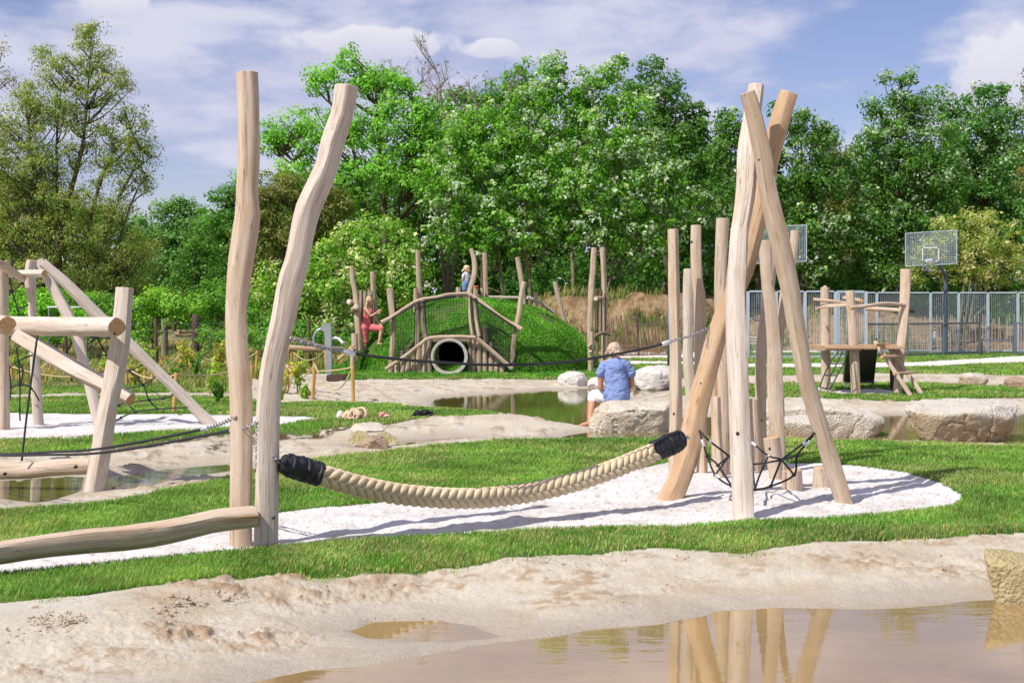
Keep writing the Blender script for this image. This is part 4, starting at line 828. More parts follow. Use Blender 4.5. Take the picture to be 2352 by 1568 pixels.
# loose clods on the front shore
r_ = np.random.default_rng(5)
bm = bmesh.new(); bmesh.ops.create_icosphere(bm, subdivisions=2, radius=1); CV = np.array([v.co[:] for v in bm.verts]); CF = [[v.index for v in f.verts] for f in bm.faces]; bm.free()
spots = [(415,1455,.035),(752,1468,.03),(755,1452,.04),(235,1478,.05),(470,1500,.02),(1172,1408,.015),(880,1425,.035),(770,1443,.025),(690,1440,.03),(602,1475,.02),(1440,1352,.03),(1165,1340,.03),(1180,1350,.045),(1200,1345,.04),(1150,1356,.03),(1245,1343,.03),(1320,1333,.035),(1530,1335,.04),(1640,1322,.045),(1660,1310,.05),(1690,1318,.05),(1720,1312,.04),(1760,1306,.04),(1920,1300,.05),(1945,1310,.04),(1980,1300,.03),(2010,1305,.03),(40,1440,.04),(60,1455,.045),(90,1450,.035),(120,1462,.03),(170,1470,.03),(20,1470,.04),(330,1430,.03),(360,1420,.03),(390,1425,.035),(250,1425,.025),(560,1400,.03),(585,1395,.03),(620,1410,.025),(830,1390,.03),(850,1398,.025),(870,1383,.03),(900,1400,.02),(810,1378,.025),(2370,1300,.02),(2180,1310,.02),(2110,1340,.02)]
mb = MB()
def clod(x, y, sz):
    p = G(x, y, -.05)
    for _ in range(3): p = G(x, y, hgrid(p.x, p.y))
    k = r_.random() * 50
    if p.z < WL + .01 or p.y > 11: return
    V = CV * (1 + .6 * fbm(CV[:, 0] * 2.1 + k, CV[:, 1] * 2.1, CV[:, 2] * 2.1, 4, 3))[:, None] * np.array([sz * (.7 + r_.random() * .8), sz * (.6 + .5 * r_.random()), sz * .7]) + np.array(p) - np.array([0, 0, sz * .25])
    mb.add(V, CF)
for (x, y, s_) in spots:
    for q in range(6): clod(x + r_.normal(0, 30), y + r_.normal(0, 9), s_ * (.08 + .26 * r_.random() ** 3))
zx = r_.uniform(0, 2352, 5200); zy = np.interp(zx, [0, 400, 850, 1300, 1700, 2352], [1435, 1405, 1370, 1335, 1315, 1290]) + r_.normal(0, 34, 5200)
keep = fbm(zx / 130, zy / 45, 0, 12, 3) > .10
for x, y in zip(zx[keep], zy[keep]): clod(x, y, r_.uniform(.003, .008) * (1 + 1.5 * (r_.random() < .06)))
tt = NT('clod', .95, .1); tt.base(tt.mix(tt.rng(tt.noise(tt.pos(), 9, 4), .35, .65), (.33, .24, .155), (.50, .41, .31))); tt.bump(tt.noise(tt.pos(), 60, 4), .6, .01)
tag(mb.build('sand_clods', tt.m), 'crumbly damp clods of sand scattered over the front shore', 'clods', kind='stuff')
# ---------------------------------------------------------------- things left on the grass
def blob(name, label, cat, parts, mat, Y, group=None):
    pass
def heap(name, x0, x1, y0, y1, Y, dep, mat, seed, amp=.35, ridg=3.0, parent=None, loc=None):
    a = P(x0, y1, Y); b = P(x1, y0, Y); bm = bmesh.new(); bmesh.ops.create_icosphere(bm, subdivisions=5, radius=1); V = np.array([v.co[:] for v in bm.verts]); Fs = [[v.index for v in f.verts] for f in bm.faces]; bm.free()
    rdg = 1 - np.abs(fbm(V[:, 0] * ridg + seed, V[:, 1] * ridg, V[:, 2] * ridg, seed, 3)) * 2.2
    V *= (1 - amp * .5 + amp * rdg)[:, None]; V[:, 2] = np.maximum(V[:, 2], -.35)
    V[:, 0] /= np.abs(V[:, 0]).max(); V[:, 2] = (V[:, 2] + .35) / (V[:, 2].max() + .35)
    W = V * np.array([(b.x - a.x) / 2, dep / 2, b.z - a.z]) + np.array([(a.x + b.x) / 2, Y + dep * .3, a.z - .01])
    return MB().add(W, Fs).build(name, M[mat], parent)
M['bag'] = cloth('bag_cloth', (.62, .46, .33), .8); M['pinkc'] = cloth('pink_cloth', (.62, .30, .28), .7); M['blackc'] = cloth('black_cloth', (.02, .02, .028), .8); M['whitec'] = cloth('white_cloth', (.72, .70, .72), .4)
e = empty('beach_bag', P(804, 965, 22.2), 'lumpy tan cloth bag lying on the grass by the brook', 'bag')
heap('bag_body', 782, 836, 936, 966, 22.2, .4, 'bag', 3, .5, 2.6, e); heap('towel', 771, 790, 941, 964, 22.3, .25, 'whitec', 5, .3, 3, e)
mb = MB(); mb.tube([P(*q) for q in ((822,938,22.3),(834,937,22.2),(841,948,22.1),(838,958,22.1))], .02, 7, n=12); mb.build('handle', M['bag'], e)
e = empty('sandal_pile', P(882, 956, 22.4), 'small pink cloth and sandals on the grass between bag and black jacket', 'cloth')
heap('pink_cloth', 868, 890, 944, 957, 22.4, .2, 'pinkc', 7, .5, 3, e); heap('sandal', 880, 898, 950, 956, 22.3, .12, 'bag', 8, .3, 3, e)
o = heap('jacket', 942, 1001, 940, 961, 22.5, .4, 'blackc', 9, .55, 1.8); tag(o, 'black jacket thrown down on the grass near the pond', 'jacket')
# ================================================================ PEOPLE (each body one continuous voxel-welded surface)
def skin_mat(name, c):
    t = NT(name, .5, .35); t.b.inputs['Subsurface Weight'].default_value = .12; t.b.inputs['Subsurface Radius'].default_value = (.02, .008, .004)
    t.base(t.mix(t.rng(t.noise(t.obj(), 14, 3), .3, .7), tuple(q * .93 for q in c), c)); return t.m
M['skin'] = skin_mat('skin', (.62, .36, .25)); M['skin_tan'] = skin_mat('tanned_skin', (.52, .25, .15))
def hair_mat(name, a, b):
    t = NT(name, .55, .3); n = t.noise(t.map(t.attr('lc'), (60, 60, 14)), 1, 4); t.base(t.mix(t.rng(n, .35, .65), a, b)); t.bump(n, .8, .01); return t.m
M['hair_blond'] = hair_mat('blond_hair', (.36, .24, .11), (.72, .56, .34)); M['hair_fair'] = hair_mat('fair_hair', (.45, .32, .16), (.78, .64, .42)); M['hair_grey'] = hair_mat('ash_blond_hair', (.28, .17, .10), (.64, .52, .40))
M['coral'] = cloth('coral_cloth', (.58, .15, .16), .3); M['shirt_grey'] = cloth('pale_print_shirt', (.60, .60, .68), .3, (.25, .25, .30)); M['denim'] = cloth('blue_denim', (.16, .28, .50), .4)
M['blouse'] = cloth('blue_blouse', (.20, .27, .52), .6, (.30, .38, .62)); M['white_trousers'] = cloth('white_trousers', (.78, .77, .84), .25); M['dark'] = simple('dark_lens', (.02, .015, .015), .2, .5); M['lip'] = simple('lip', (.45, .13, .12), .5)
class Fig:
    def __init__(s): s.mb = MB()
    def cap(s, *pr):
        P_ = [Vector(p) for p, r in pr]; Rr = [r for p, r in pr]
        s.mb.tube(P_, Rr, 14, True, n=max(6, 5 * len(pr)))
        s.mb.ball(P_[0], Rr[0], 14, 10); s.mb.ball(P_[-1], Rr[-1], 14, 10); return s
    def ell(s, c, r, rot=None): s.mb.ball(c, r, 18, 14, rot=rot); return s
    def hand(s, w, d, side, size=1.0, curl=.35):
        """palm, thumb and four unequal fingers from wrist w along d; side = direction of the thumb"""
        d = Vector(d).normalized(); t = (Vector(side) - d * Vector(side).dot(d)).normalized(); n = d.cross(t).normalized(); w = Vector(w)
        pl = .085 * size; s.cap((w, .022 * size), (w + d * pl * .5 + t * .006, .026 * size), (w + d * pl, .022 * size))
        for k, ln in enumerate((.066, .074, .069, .053)):
            o = w + d * pl * .92 + t * (.030 - .020 * k) * size; a = o + (d * math.cos(curl) + n * math.sin(curl)) * ln * .5 * size; b = a + (d * math.cos(curl * 2.2) + n * math.sin(curl * 2.2)) * ln * .5 * size
            s.cap((o, .0095 * size), (a, .0088 * size), (b, .0078 * size))
        o = w + d * .025 * size + t * .024 * size; a = o + (d * .6 + t * .8).normalized() * .035 * size; s.cap((o, .012 * size), (a, .0105 * size), (a + (d + n * .3).normalized() * .03 * size, .009 * size)); return s
    def done(s, name, mat, parent, vox=.008, smooth=6, folds=0.0):
        o = s.mb.build(name + '_raw', M[mat]); m = o.modifiers.new('r', 'REMESH'); m.mode = 'VOXEL'; m.voxel_size = vox
        m2 = o.modifiers.new('s', 'SMOOTH'); m2.iterations = smooth; m2.factor = .5
        bpy.context.view_layer.update(); dg = bpy.context.evaluated_depsgraph_get(); me = bpy.data.meshes.new_from_object(o.evaluated_get(dg)); me.name = name
        bpy.data.objects.remove(o); me.materials.clear(); me.materials.append(M[mat]); me.polygons.foreach_set('use_smooth', [True] * len(me.polygons))
        n = len(me.vertices); co = np.empty(n * 3, np.float32); me.vertices.foreach_get('co', co)
        if folds:
            c3 = co.reshape(-1, 3); nn = np.empty(n * 3, np.float32); me.vertices.foreach_get('normal', nn); q = fbm(c3[:, 0] * 7, c3[:, 1] * 7, c3[:, 2] * 14 + 2 * fbm(c3[:, 0] * 3, c3[:, 1] * 3, c3[:, 2] * 3, 2, 2), 8, 3)
            c3 = c3 + nn.reshape(-1, 3) * (folds * (1 - np.abs(q) * 3.2))[:, None]; me.vertices.foreach_set('co', c3.astype(np.float32).ravel()); co = c3.astype(np.float32).ravel(); me.update()
        a = me.attributes.get('lc') or me.attributes.new('lc', 'FLOAT_VECTOR', 'POINT'); a.data.foreach_set('vector', co)
        return link_mesh(name, me, parent)
def V3(x, y, Y): return P(x, y, Y)
def lerpV(a, b, t): return Vector(a).lerp(Vector(b), t)
# ---- woman in coral jumpsuit climbing the mound (faces right, slightly to camera)
fA = GG(834, 814); fB = GG(871, 792); Yw = fA.y
e = empty('person', fA, 'woman in a coral sleeveless jumpsuit stepping up the grassy mound with hand on knee', 'person')
def w(x, y, dy=0.0): return P(x, y, Yw + dy)
kneeA = w(841, 781, -.02); ankA = fA + Vector((0.015, 0, .07)); kneeB = P(877, 754, (Yw + .3 + fB.y) / 2 if fB.y > Yw + .3 else fB.y); ankB = P(871, 786, fB.y - .03); pass
hipA = w(838.5, 752, -.06); hipB = w(844, 752, .08)
f = Fig(); hd = w(849.5, 690, -.03)
f.ell(hd, (.078, .083, .108)).ell(hd + Vector((.028, -.01, -.045)), (.055, .055, .06)).ell(hd + Vector((.088, -.02, -.012)), (.014, .012, .022))
f.ell(hd + Vector((.0, -.085, -.01)), (.018, .01, .028))
f.cap((hd + Vector((-.015, 0, -.08)), .045), (w(845, 704, 0), .047), (w(844, 708, 0), .06))
f.cap((w(839, 709, -.14), .048), (w(844, 707, 0), .065), (w(849, 709, .13), .046))
f.cap((w(844, 711, 0), .11), (w(846, 717, 0), .115), (w(842, 729, 0), .098), (w(841, 741, 0), .125), (w(841, 748, .01), .125))
f.cap((w(839, 708, -.15), .044), (w(846, 717.5, -.19), .037), (w(852, 725, -.19), .033), (w(861, 720.5, -.2), .028), (w(867, 716.5, -.2), .021)); f.hand(w(867.5, 716.3, -.2), (.8, -.05, .35), (0, -.2, 1), .95, .5)
f.cap((w(850, 709, .15), .043), (w(859, 726, .14), .036), (w(863, 733, .12), .032), (w(871, 743, .12), .026), (kneeB + Vector((-.02, -.02, .085)), .02)); f.hand(kneeB + Vector((-.015, -.02, .08)), (.5, -.1, -.7), (0, -1, .3), .95, .4)
f.cap((hipA, .095), (lerpV(hipA, kneeA, .5), .078), (kneeA, .055), (lerpV(kneeA, ankA, .35), .055), (ankA, .034)); f.cap((hipB, .095), (lerpV(hipB, kneeB, .5), .08), (kneeB, .057), (lerpV(kneeB, ankB, .35), .055), (ankB, .034))
for a_ in (ankA, ankB): f.cap((a_ + Vector((-.03, 0, -.035)), .033), (a_ + Vector((.07, -.01, -.05)), .032), (a_ + Vector((.15, -.015, -.06)), .026))
f.done('body', 'skin', e, .0075, 5)
f = Fig(); f.cap((w(844.5, 713.5, 0), .112), (w(847, 718.5, 0), .128), (w(842.5, 729, 0), .108), (w(841, 741, 0), .135), (w(841, 750, .01), .14)); f.cap((w(842, 708, -.07), .035), (w(845, 713, -.07), .05)); f.cap((w(847, 708, .07), .035), (w(847, 713, .07), .05))
f.cap((hipA, .115), (lerpV(hipA, kneeA, .5), .092), (kneeA, .072), (lerpV(kneeA, ankA, .14), .078), (lerpV(kneeA, ankA, .22), .062)); f.cap((hipB, .115), (lerpV(hipB, kneeB, .5), .098), (kneeB, .075), (lerpV(kneeB, ankB, .10), .07))
f.done('jumpsuit', 'coral', e, .0085, 5, .006)
mb = MB(); mb.tube([w(841.8, 729.5, 0) + Vector((math.cos(a) * .116, math.sin(a) * .112, 0)) for a in np.linspace(0, 2 * math.pi, 25)], .011, 6); mb.build('belt', M['coral'], e)
f = Fig(); f.ell(hd + Vector((-.022, .008, .022)), (.084, .094, .104)); 
for k in range(5): f.cap((hd + Vector((-.06, -.07 + .035 * k, 0)), .035), (hd + Vector((-.085, -.08 + .04 * k, -.13)), .032), (hd + Vector((-.115, -.09 + .04 * k, -.27)), .026), (hd + Vector((-.12, -.08 + .035 * k, -.40)), .014))
f.cap((hd + Vector((.0, .09, 0)), .03), (hd + Vector((.02, .11, -.14)), .028), (hd + Vector((.05, .10, -.26)), .016)); f.done('hair', 'hair_blond', e, .009, 3)
mb = MB(); mb.ball(hd + Vector((.066, -.048, .002)), (.02, .024, .016), 10, 7); mb.build('sunglasses', M['dark'], e)
mb = MB(); mb.ball(hd + Vector((.072, -.028, -.058)), (.012, .022, .007), 8, 6); mb.build('mouth', M['lip'], e)
# ---- child on top of the mound
Yc = 40.4; gf = gz(P(1068, 694, Yc).x, Yc)
e = empty('person', Vector((P(1068, 694, Yc).x, Yc, gf)), 'small fair haired child in pale shirt and blue shorts standing on the mound', 'person')
zb = gf; xb = P(1069, 694, Yc).x; Ht = P(1069, 609, Yc).z - zb; sc_ = Ht / 1.06
def c(x, y, z): return Vector((xb + x * sc_, Yc + y * sc_, zb + z * sc_))
hd = c(.05, 0, .935); f = Fig(); f.ell(hd, (.088 * sc_, .088 * sc_, .11 * sc_)).ell(hd + Vector((.03, -.02, -.045)), (.06, .06, .055)).ell(hd + Vector((.075, -.05, -.015)), (.014, .014, .014)).ell(hd + Vector((-.01, -.088, -.01)), (.018, .01, .022))
f.cap((hd + Vector((-.01, 0, -.08)), .035), (c(.03, 0, .79), .045)); f.cap((c(-.04, -.06, .77), .04), (c(.02, 0, .78), .06), (c(.09, .04, .77), .04)); f.cap((c(.02, 0, .74), .085), (c(.02, 0, .62), .08), (c(.02, 0, .5), .095))
f.cap((c(-.055, -.09, .765), .034), (c(-.075, -.11, .65), .029), (c(-.08, -.1, .57), .026), (c(-.06, -.1, .47), .02)); f.hand(c(-.058, -.1, .46), (.05, 0, -1), (.6, -1, 0), .7)
f.cap((c(.11, .05, .765), .034), (c(.17, .05, .66), .029), (c(.2, .02, .6), .025), (c(.23, -.01, .53), .02)); f.hand(c(.232, -.01, .525), (.3, -.1, -1), (-1, 0, 0), .7)
for sx, sy in ((-.02, -.05), (.05, .05)): f.cap((c(sx, sy, .48), .07), (c(sx, sy, .28), .048), (c(sx, sy, .07), .03)); f.cap((c(sx - .02, sy, .03), .03), (c(sx + .09, sy - .03, .02), .025))
f.done('body', 'skin', e, .007, 5)
f = Fig(); f.cap((c(.02, 0, .755), .09), (c(.02, 0, .62), .094), (c(.02, 0, .53), .10)); f.cap((c(-.05, -.08, .765), .046), (c(-.07, -.1, .68), .045)); f.cap((c(.10, .05, .765), .046), (c(.15, .05, .69), .045)); f.done('shirt', 'shirt_grey', e, .008, 4)
f = Fig(); f.cap((c(.02, 0, .54), .102), (c(.02, 0, .47), .108)); 
for sx, sy in ((-.02, -.05), (.05, .05)): f.cap((c(sx, sy, .47), .084), (c(sx, sy, .30), .075))
f.done('shorts', 'denim', e, .008, 4)
f = Fig(); f.ell(hd + Vector((-.015, .01, .028)), (.099 * sc_, .102 * sc_, .102 * sc_)); f.cap((hd + Vector((-.09, -.01, -.02)), .035), (hd + Vector((-.14, -.02, -.06)), .025)); f.cap((hd + Vector((.05, -.06, .07)), .025), (hd + Vector((.085, -.045, .045)), .02)); f.done('hair', 'hair_fair', e, .008, 3)
for q in ((.062, -.07, .0), (.088, -.03, .0)):
    mb = MB(); mb.ball(hd + Vector(q), (.007, .008, .007), 8, 6); mb.build('eye', M['dark'], e)
mb = MB(); mb.ball(hd + Vector((.07, -.06, -.05)), (.013, .012, .006), 8, 6); mb.build('mouth', M['lip'], e)
# ---- woman seated on the boulder, back to the camera, looking away
Ys = 22.0
def s(x, y, dy=0.0): return P(x, y, Ys + dy)
e = empty('person', s(1418, 921), 'grey blond woman in a blue blouse sitting on a boulder with her back turned', 'person')
hd = s(1411, 806, .05); f = Fig(); f.ell(hd, (.080, .092, .11)).ell(hd + Vector((-.02, .07, -.04)), (.05, .05, .06)).ell(hd + Vector((-.02, .115, -.01)), (.014, .02, .02)); f.ell(hd + Vector((-.085, .01, -.01)), (.01, .02, .03)).ell(hd + Vector((.085, .01, -.01)), (.01, .02, .03))
f.cap((hd + Vector((0, -.01, -.09)), .055), (s(1412, 826, .02), .06), (s(1413, 833, .0), .08))
f.cap((s(1389, 837, .02), .062), (s(1413, 832, 0), .085), (s(1438, 837, .02), .062))
f.cap((s(1413, 842, .02), .14), (s(1414, 858, .03), .155), (s(1417, 885, 0), .16), (s(1417, 905, .02), .175))
f.cap((s(1385, 840, .02), .055), (s(1380, 862, .01), .05), (s(1380, 886, .03), .043), (s(1380, 892, .06), .04), (s(1378, 890, .22), .034), (s(1376, 888, .33), .024)); f.hand(s(1376, 888, .34), (.35, 1, -.1), (0, .1, 1), 1.0, .5)
f.cap((s(1442, 840, .02), .055), (s(1449, 862, .04), .05), (s(1450, 884, .08), .042), (s(1437, 888, .24), .034), (s(1420, 888, .35), .024)); f.hand(s(1419, 888, .35), (-1, .4, 0), (0, .1, 1), 1.0, .5)
kn = s(1363, 909, .34); an = s(1354.5, 965, .14); f.cap((s(1405, 909, .06), .105), (s(1384, 908, .22), .09), (kn, .066), (lerpV(kn, an, .35), .066), (an, .036)); f.cap((an + Vector((0, -.03, -.04)), .036), (an + Vector((-.06, .03, -.06)), .034), (an + Vector((-.12, .06, -.075)), .026))
for k in range(5): q = an + Vector((-.12 - .004 * k, .04 + .013 * k, -.078)); f.cap((q, .011), (q + Vector((-.03, .01, -.004)), .009))
kn2 = s(1392, 909, .52); an2 = s(1384, 962, .42); f.cap((s(1425, 909, .12), .105), (s(1408, 908, .32), .09), (kn2, .066), (lerpV(kn2, an2, .35), .066), (an2, .036)); f.cap((an2 + Vector((0, -.03, -.04)), .036), (an2 + Vector((-.11, .05, -.07)), .03))
f.done('body', 'skin_tan', e, .0085, 5)
f = Fig(); f.cap((s(1413, 846, .01), .165), (s(1413, 860, .02), .175), (s(1418, 885, 0), .183), (s(1418, 902, .0), .198), (s(1418, 912, .0), .195)); f.cap((s(1390, 839, .02), .085), (s(1413, 835, .0), .10), (s(1437, 839, .02), .085))
f.cap((s(1388, 841, .02), .078), (s(1380, 857, .01), .077)); f.cap((s(1440, 841, .02), .078), (s(1449, 857, .03), .077)); f.cap((s(1416, 905, .0), .18), (s(1400, 908, .15), .14)); 
f.done('blouse', 'blouse', e, .010, 5, .011)
f = Fig(); f.cap((s(1408, 909, .05), .125), (s(1384, 908, .22), .112), (kn, .086), (lerpV(kn, an, .16), .078)); f.cap((s(1425, 909, .12), .125), (s(1408, 908, .32), .112), (kn2, .086), (lerpV(kn2, an2, .16), .078)); f.done('trousers', 'white_trousers', e, .009, 5, .006)
f = Fig(); f.ell(hd + Vector((0, -.02, .02)), (.112, .112, .125)); rr = np.random.default_rng(3)
for k in range(46):
    a = R(rr.uniform(-180, 180)); b = R(rr.uniform(-10, 75)); d = Vector((math.sin(a) * math.cos(b), -abs(math.cos(a)) * math.cos(b) * .9, math.sin(b))); p0 = hd + Vector((d.x * .085, d.y * .09 - .015, d.z * .1)); q = p0 + Vector((d.x * .045 + rr.normal(0, .012), d.y * .04, -.05 - .06 * rr.random()))
    f.cap((p0, .024), ((p0 + q) / 2 + d * .022, .019), (q, .008))
f.done('hair', 'hair_grey', e, .0075, 1)
# ================================================================ MOUND: tunnel, log wall, net bridge rails, posts
YF = 36.75
e = empty('tunnel_pipe', P(1032, 859, 36.7), 'round concrete tunnel pipe opening into the front of the play mound', 'pipe')
c0 = P(1032, 819, YF); ro, ri = 41 * YF / F, 35 * YF / F
def ring(name, r_in, r_out, y0, y1, mat, n=56):
    V = []; Fs = []
    for (r, y) in ((r_out, y0), (r_out, y1), (r_in, y1), (r_in, y0)):
        for j in range(n): t = 2 * math.pi * j / n; V.append((c0.x + r * math.cos(t), y, c0.z + r * math.sin(t)))
    for k in range(4):
        for j in range(n): a = k * n + j; b = k * n + (j + 1) % n; c = ((k + 1) % 4) * n; Fs.append((a, b, c + (j + 1) % n, c + j))
    return sharp(MB().add(V, Fs).build(name, M[mat], e))
ring('pipe_shell', ri, ro - .03, YF, YF + 6.5, 'concrete'); ring('pipe_collar', ri + .02, ro + .015, YF - .06, YF + .12, 'concrete')
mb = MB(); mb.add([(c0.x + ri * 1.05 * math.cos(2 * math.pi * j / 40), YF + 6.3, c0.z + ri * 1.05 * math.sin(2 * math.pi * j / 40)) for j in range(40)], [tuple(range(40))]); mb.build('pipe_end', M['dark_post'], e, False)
# log wall round the pipe
e = empty('log_wall', P(1030, 852, 36.9), 'short retaining wall of upright logs on both sides of the tunnel pipe', 'wall')
rail_y = lambda x: np.interp(x, [886, 967, 987, 1093, 1174], [848, 790, 776, 774, 846])
for x in (912,925,937,949,961,974,987,  1075,1087,1100,1114,1128,1141,1153):
    lw = 11.5; 
    if 985 < x < 1079: continue
    log_part('log', [(x, rail_y(x) + 2, lw), (x, 851, lw + .5)], 36.98, 36.98, 'wood_far', e, 'end', .1, 12, dens=5)
for x in (987, 1078):
    log_part('side_board', [(x, 778, 11), (x + (-3 if x < 1030 else 3), 815, 12), (x + (1 if x < 1030 else -1), 852, 12)], 36.95, 36.95, 'grey_wood', e, 'end', .1, 12)
mb = MB(); 
for i in range(2): mb.beam(P(985, 781 + 2 * i, 37.0 + .05 * i), P(1080, 781 + 2 * i, 37.0 + .05 * i), .10, .07)
mb.build('lintel_board', M['grey_wood'], e, False)
# sheet of earth-retaining logs behind (keeps the grass slope off the pipe)
e = empty('net_railing', P(1030, 850, 36.9), 'log railing with black safety net arching over the tunnel mouth', 'railing')
def ml(nm, pts, Y0, Y1, mat='wood_far', end='end', seg=14, **k): return log_part(nm, pts, Y0, Y1, mat, e, end, seg=seg, **k)
ml('top_rail', [(876,741,10),(900,728,9),(930,708,8.5),(961,690,8),(1000,683,7.5),(1030,676,7.5),(1078,674,8)], 36.85, 37.3)
ml('top_rail', [(1076,674,9),(1110,697,9),(1150,728,9),(1199,756,10)], 37.25, 36.85)
ml('bottom_rail', [(886,848,9),(930,818,8.5),(967,789,8.5),(987,776,8),(1040,773,8),(1092,775,9)], 36.72, 36.78)
ml('bottom_rail', [(1095,776,10),(1130,806,9.5),(1176,846,11)], 36.76, 36.72)
def wrapped(pts, Y0, Y1, w_):
    W, Rr = path(pts, Y0, Y1); o = ml('net_post', pts, Y0, Y1); mb = MB(); Ln = (W[-1] - W[0]).length; n = int(Ln / .055)
    for k in range(n):
        q = W[0].lerp(W[-1], (k + .5) / n); r = Rr[0] * 1.06; mb.tube([q + Vector((r * math.cos(a), r * math.sin(a), .02 * math.sin(3 * a))) for a in np.linspace(0, 2 * math.pi, 13)], .0055, 4, False)
    for a in np.linspace(0, 2 * math.pi, 9)[:-1]: mb.tube([W[0] + Vector((Rr[0] * 1.07 * math.cos(a), Rr[0] * 1.07 * math.sin(a), 0)), W[-1] + Vector((Rr[0] * 1.07 * math.cos(a), Rr[0] * 1.07 * math.sin(a), 0))], .005, 4, False)
    mb.build('net_wrap', M['black_rope'], o if False else e)
wrapped([(958,692,10),(958,740,10.5),(957,795,11)], 37.0, 36.95, 10); wrapped([(970,690,9.5),(972,735,10),(976,778,11)], 37.05, 37.0, 10)
wrapped([(1078,679,9.5),(1081,730,10),(1086,771,10.5)], 37.1, 37.0, 10); wrapped([(1090,684,9),(1095,730,10),(1101,772,11)], 37.1, 37.0, 10); wrapped([(1113,752,11),(1115,786,12)], 37.05, 37.05, 10)
wrapped([(938,795,10),(937,815,11)], 37.0, 37.0, 10); wrapped([(924,806,10),(924,824,11)], 37.0, 37.0, 10); wrapped([(1128,786,10),(1130,812,11)], 37.0, 37.0, 10)
TX = lambda x: np.interp(x, [898, 961, 1030, 1078, 1192], [729, 692, 678, 677, 754]); BX = lambda x: np.interp(x, [898, 967, 987, 1093, 1178, 1192], [840, 789, 777, 775, 840, 790])
mb = MB(); xs = np.arange(901, 1187, 6.4); YN = lambda x: 36.88 + .3 * math.exp(-((x - 1040) / 70) ** 2)
for x in xs:
    x2 = x - 8 * (x > 1150) * (x - 1150) / 37; mb.tube([P(x, TX(x), YN(x)), P((x + x2) / 2, (TX(x) + BX(x2)) / 2, YN(x) - .02), P(x2, BX(x2), YN(x) - .06)], .0045, 4, False)
for k in range(1, 16):
    v = k / 16; row = []
    for x in xs:
        y = TX(x) * (1 - v) + BX(x) * v; row.append(P(x - 8 * v * (x > 1150) * (x - 1150) / 37, y, YN(x) - .06 * v))
    mb.tube(row, .0045, 4, False)
for f_ in (TX, BX): mb.tube([P(x, f_(x) + (3 if f_ is TX else -3), YN(x) - .05) for x in np.arange(900, 1186, 5)], .02, 5)
mb.build('net_panel', M['black_rope'], e)
g2 = 'posts standing on and around the play mound'
def mp(label, pts, Y0, Y1=None, mat='wood_far', end='end', **k): return post(label, pts, Y0, Y1, mat, end, group=g2, seg=14, sink=.3, **k)
mp('curved slim post left of the woman in coral', [(808,611,11),(810,640,11.5),(816,670,12.5),(820,710,14),(822,740,15),(825,779,15)], 38.5)
mp('post behind the woman in coral', [(856,624,12),(858,680,12),(862,720,12.5),(866,775,13)], 39.2)
mp('thick post carrying the left end of the net rail', [(895,663,14),(899,705,13.5),(903,745,13),(901,800,12),(898,836,12)], 37.05)
mp('tall straight post above the left bend of the net rail', [(960,575,11),(962,640,12),(966,690,14)], 39.4)
mp('short stub beside the tall post at the left bend of the rail', [(955,662,10),(955,692,11)], 39.2)
mp('strongly curved post next to the child', [(1082,571,10),(1088,590,11),(1091,612,12),(1089,635,12.5),(1083,655,12.5),(1078,675,12.5),(1077,692,12)], 40.0)
mp('straight post right of the child', [(1113,580,11),(1115,640,12),(1117,692,13)], 40.6)
mp('short stub touching the straight post right of the child', [(1107,662,8),(1107,692,9)], 40.4)
mp('leaning post behind the right end of the net rail', [(1188,591,11),(1192,610,11.5),(1197,640,11),(1202,680,11),(1204,712,10)], 41.5)
mp('crooked pale post holding the right end of the net rail', [(1204,647,12),(1197,680,12),(1193,715,12),(1186,750,12),(1180,785,11),(1177,835,10)], 37.05)
mp('short post tilted to the left on the right slope', [(1274,647,10),(1283,685,10.5),(1294,728,10)], 41.5)
mp('stub supporting the beam on the right of the mound', [(1231,671,8.5),(1231,712,9)], 42.0)
mp('stump left of the child at the top of the mound', [(1053,660,11),(1053,690,12)], 40.6)
mp('stump with a red painted top right of the child', [(1093,657,11),(1092,692,13)], 40.3, end='end')
mb = MB(); p = P(1093, 658.5, 40.3 - .06); mb.ball(p + Vector((.01, 0, .0)), (.052, .05, .03), 12, 8); o = mb.build('paint_patch', simple('red_paint', (.62, .05, .03), .6)); 
st = [q for q in bpy.data.objects if q.get('label', '').startswith('stump with a red')][0]; bpy.context.view_layer.update(); o.parent = st; o.matrix_parent_inverse = st.matrix_world.inverted()
mp('thick pale stump at the foot of the mound left of the woman in coral', [(815,766,14),(816,802,15)], 38.2, end='end_pale')
mp('lowest small stump at the left foot of the mound', [(811,800,13),(811,818,14)], 37.6, end='end_pale')
for lb, pts, Y0, Y1 in (('horizontal beam at the back right of the mound', [(1122,682,7),(1160,683,7),(1190,683.5,7)], 41.8, 41.8), ('sloping beam running down the right side of the mound', [(1211,683,8),(1240,694,8),(1271,717,8)], 41.9, 42.2), ('reddish plank leaning at the left foot of the mound', [(776,826,6),(814,792,6.5)], 37.6, 37.9), ):
    tag(log_part('log_beam', pts, Y0, Y1, 'wood_pale' if 'plank' not in lb else 'wood_warm', None, 'end_pale', seg=12), lb, 'beam')
for lb, a, b in (('sawn log peg on the curved slim post, lower one', (818,705,38.2), (812,712,38.5)), ('sawn log peg on the curved slim post, upper one', (801,693,38.4), (812,695,38.6))):
    mb = MB(); mb.tube([P(*a), P(*b)], .075, 12, True, 0, 1, n=4); tag(sharp(mb.build('log_peg', [M['wood_far'], M['end_pale']]), 50), lb, 'peg')
e = empty('plank_wall', P(836, 745, 39.0), 'row of upright round topped planks behind the woman in coral', 'fence')
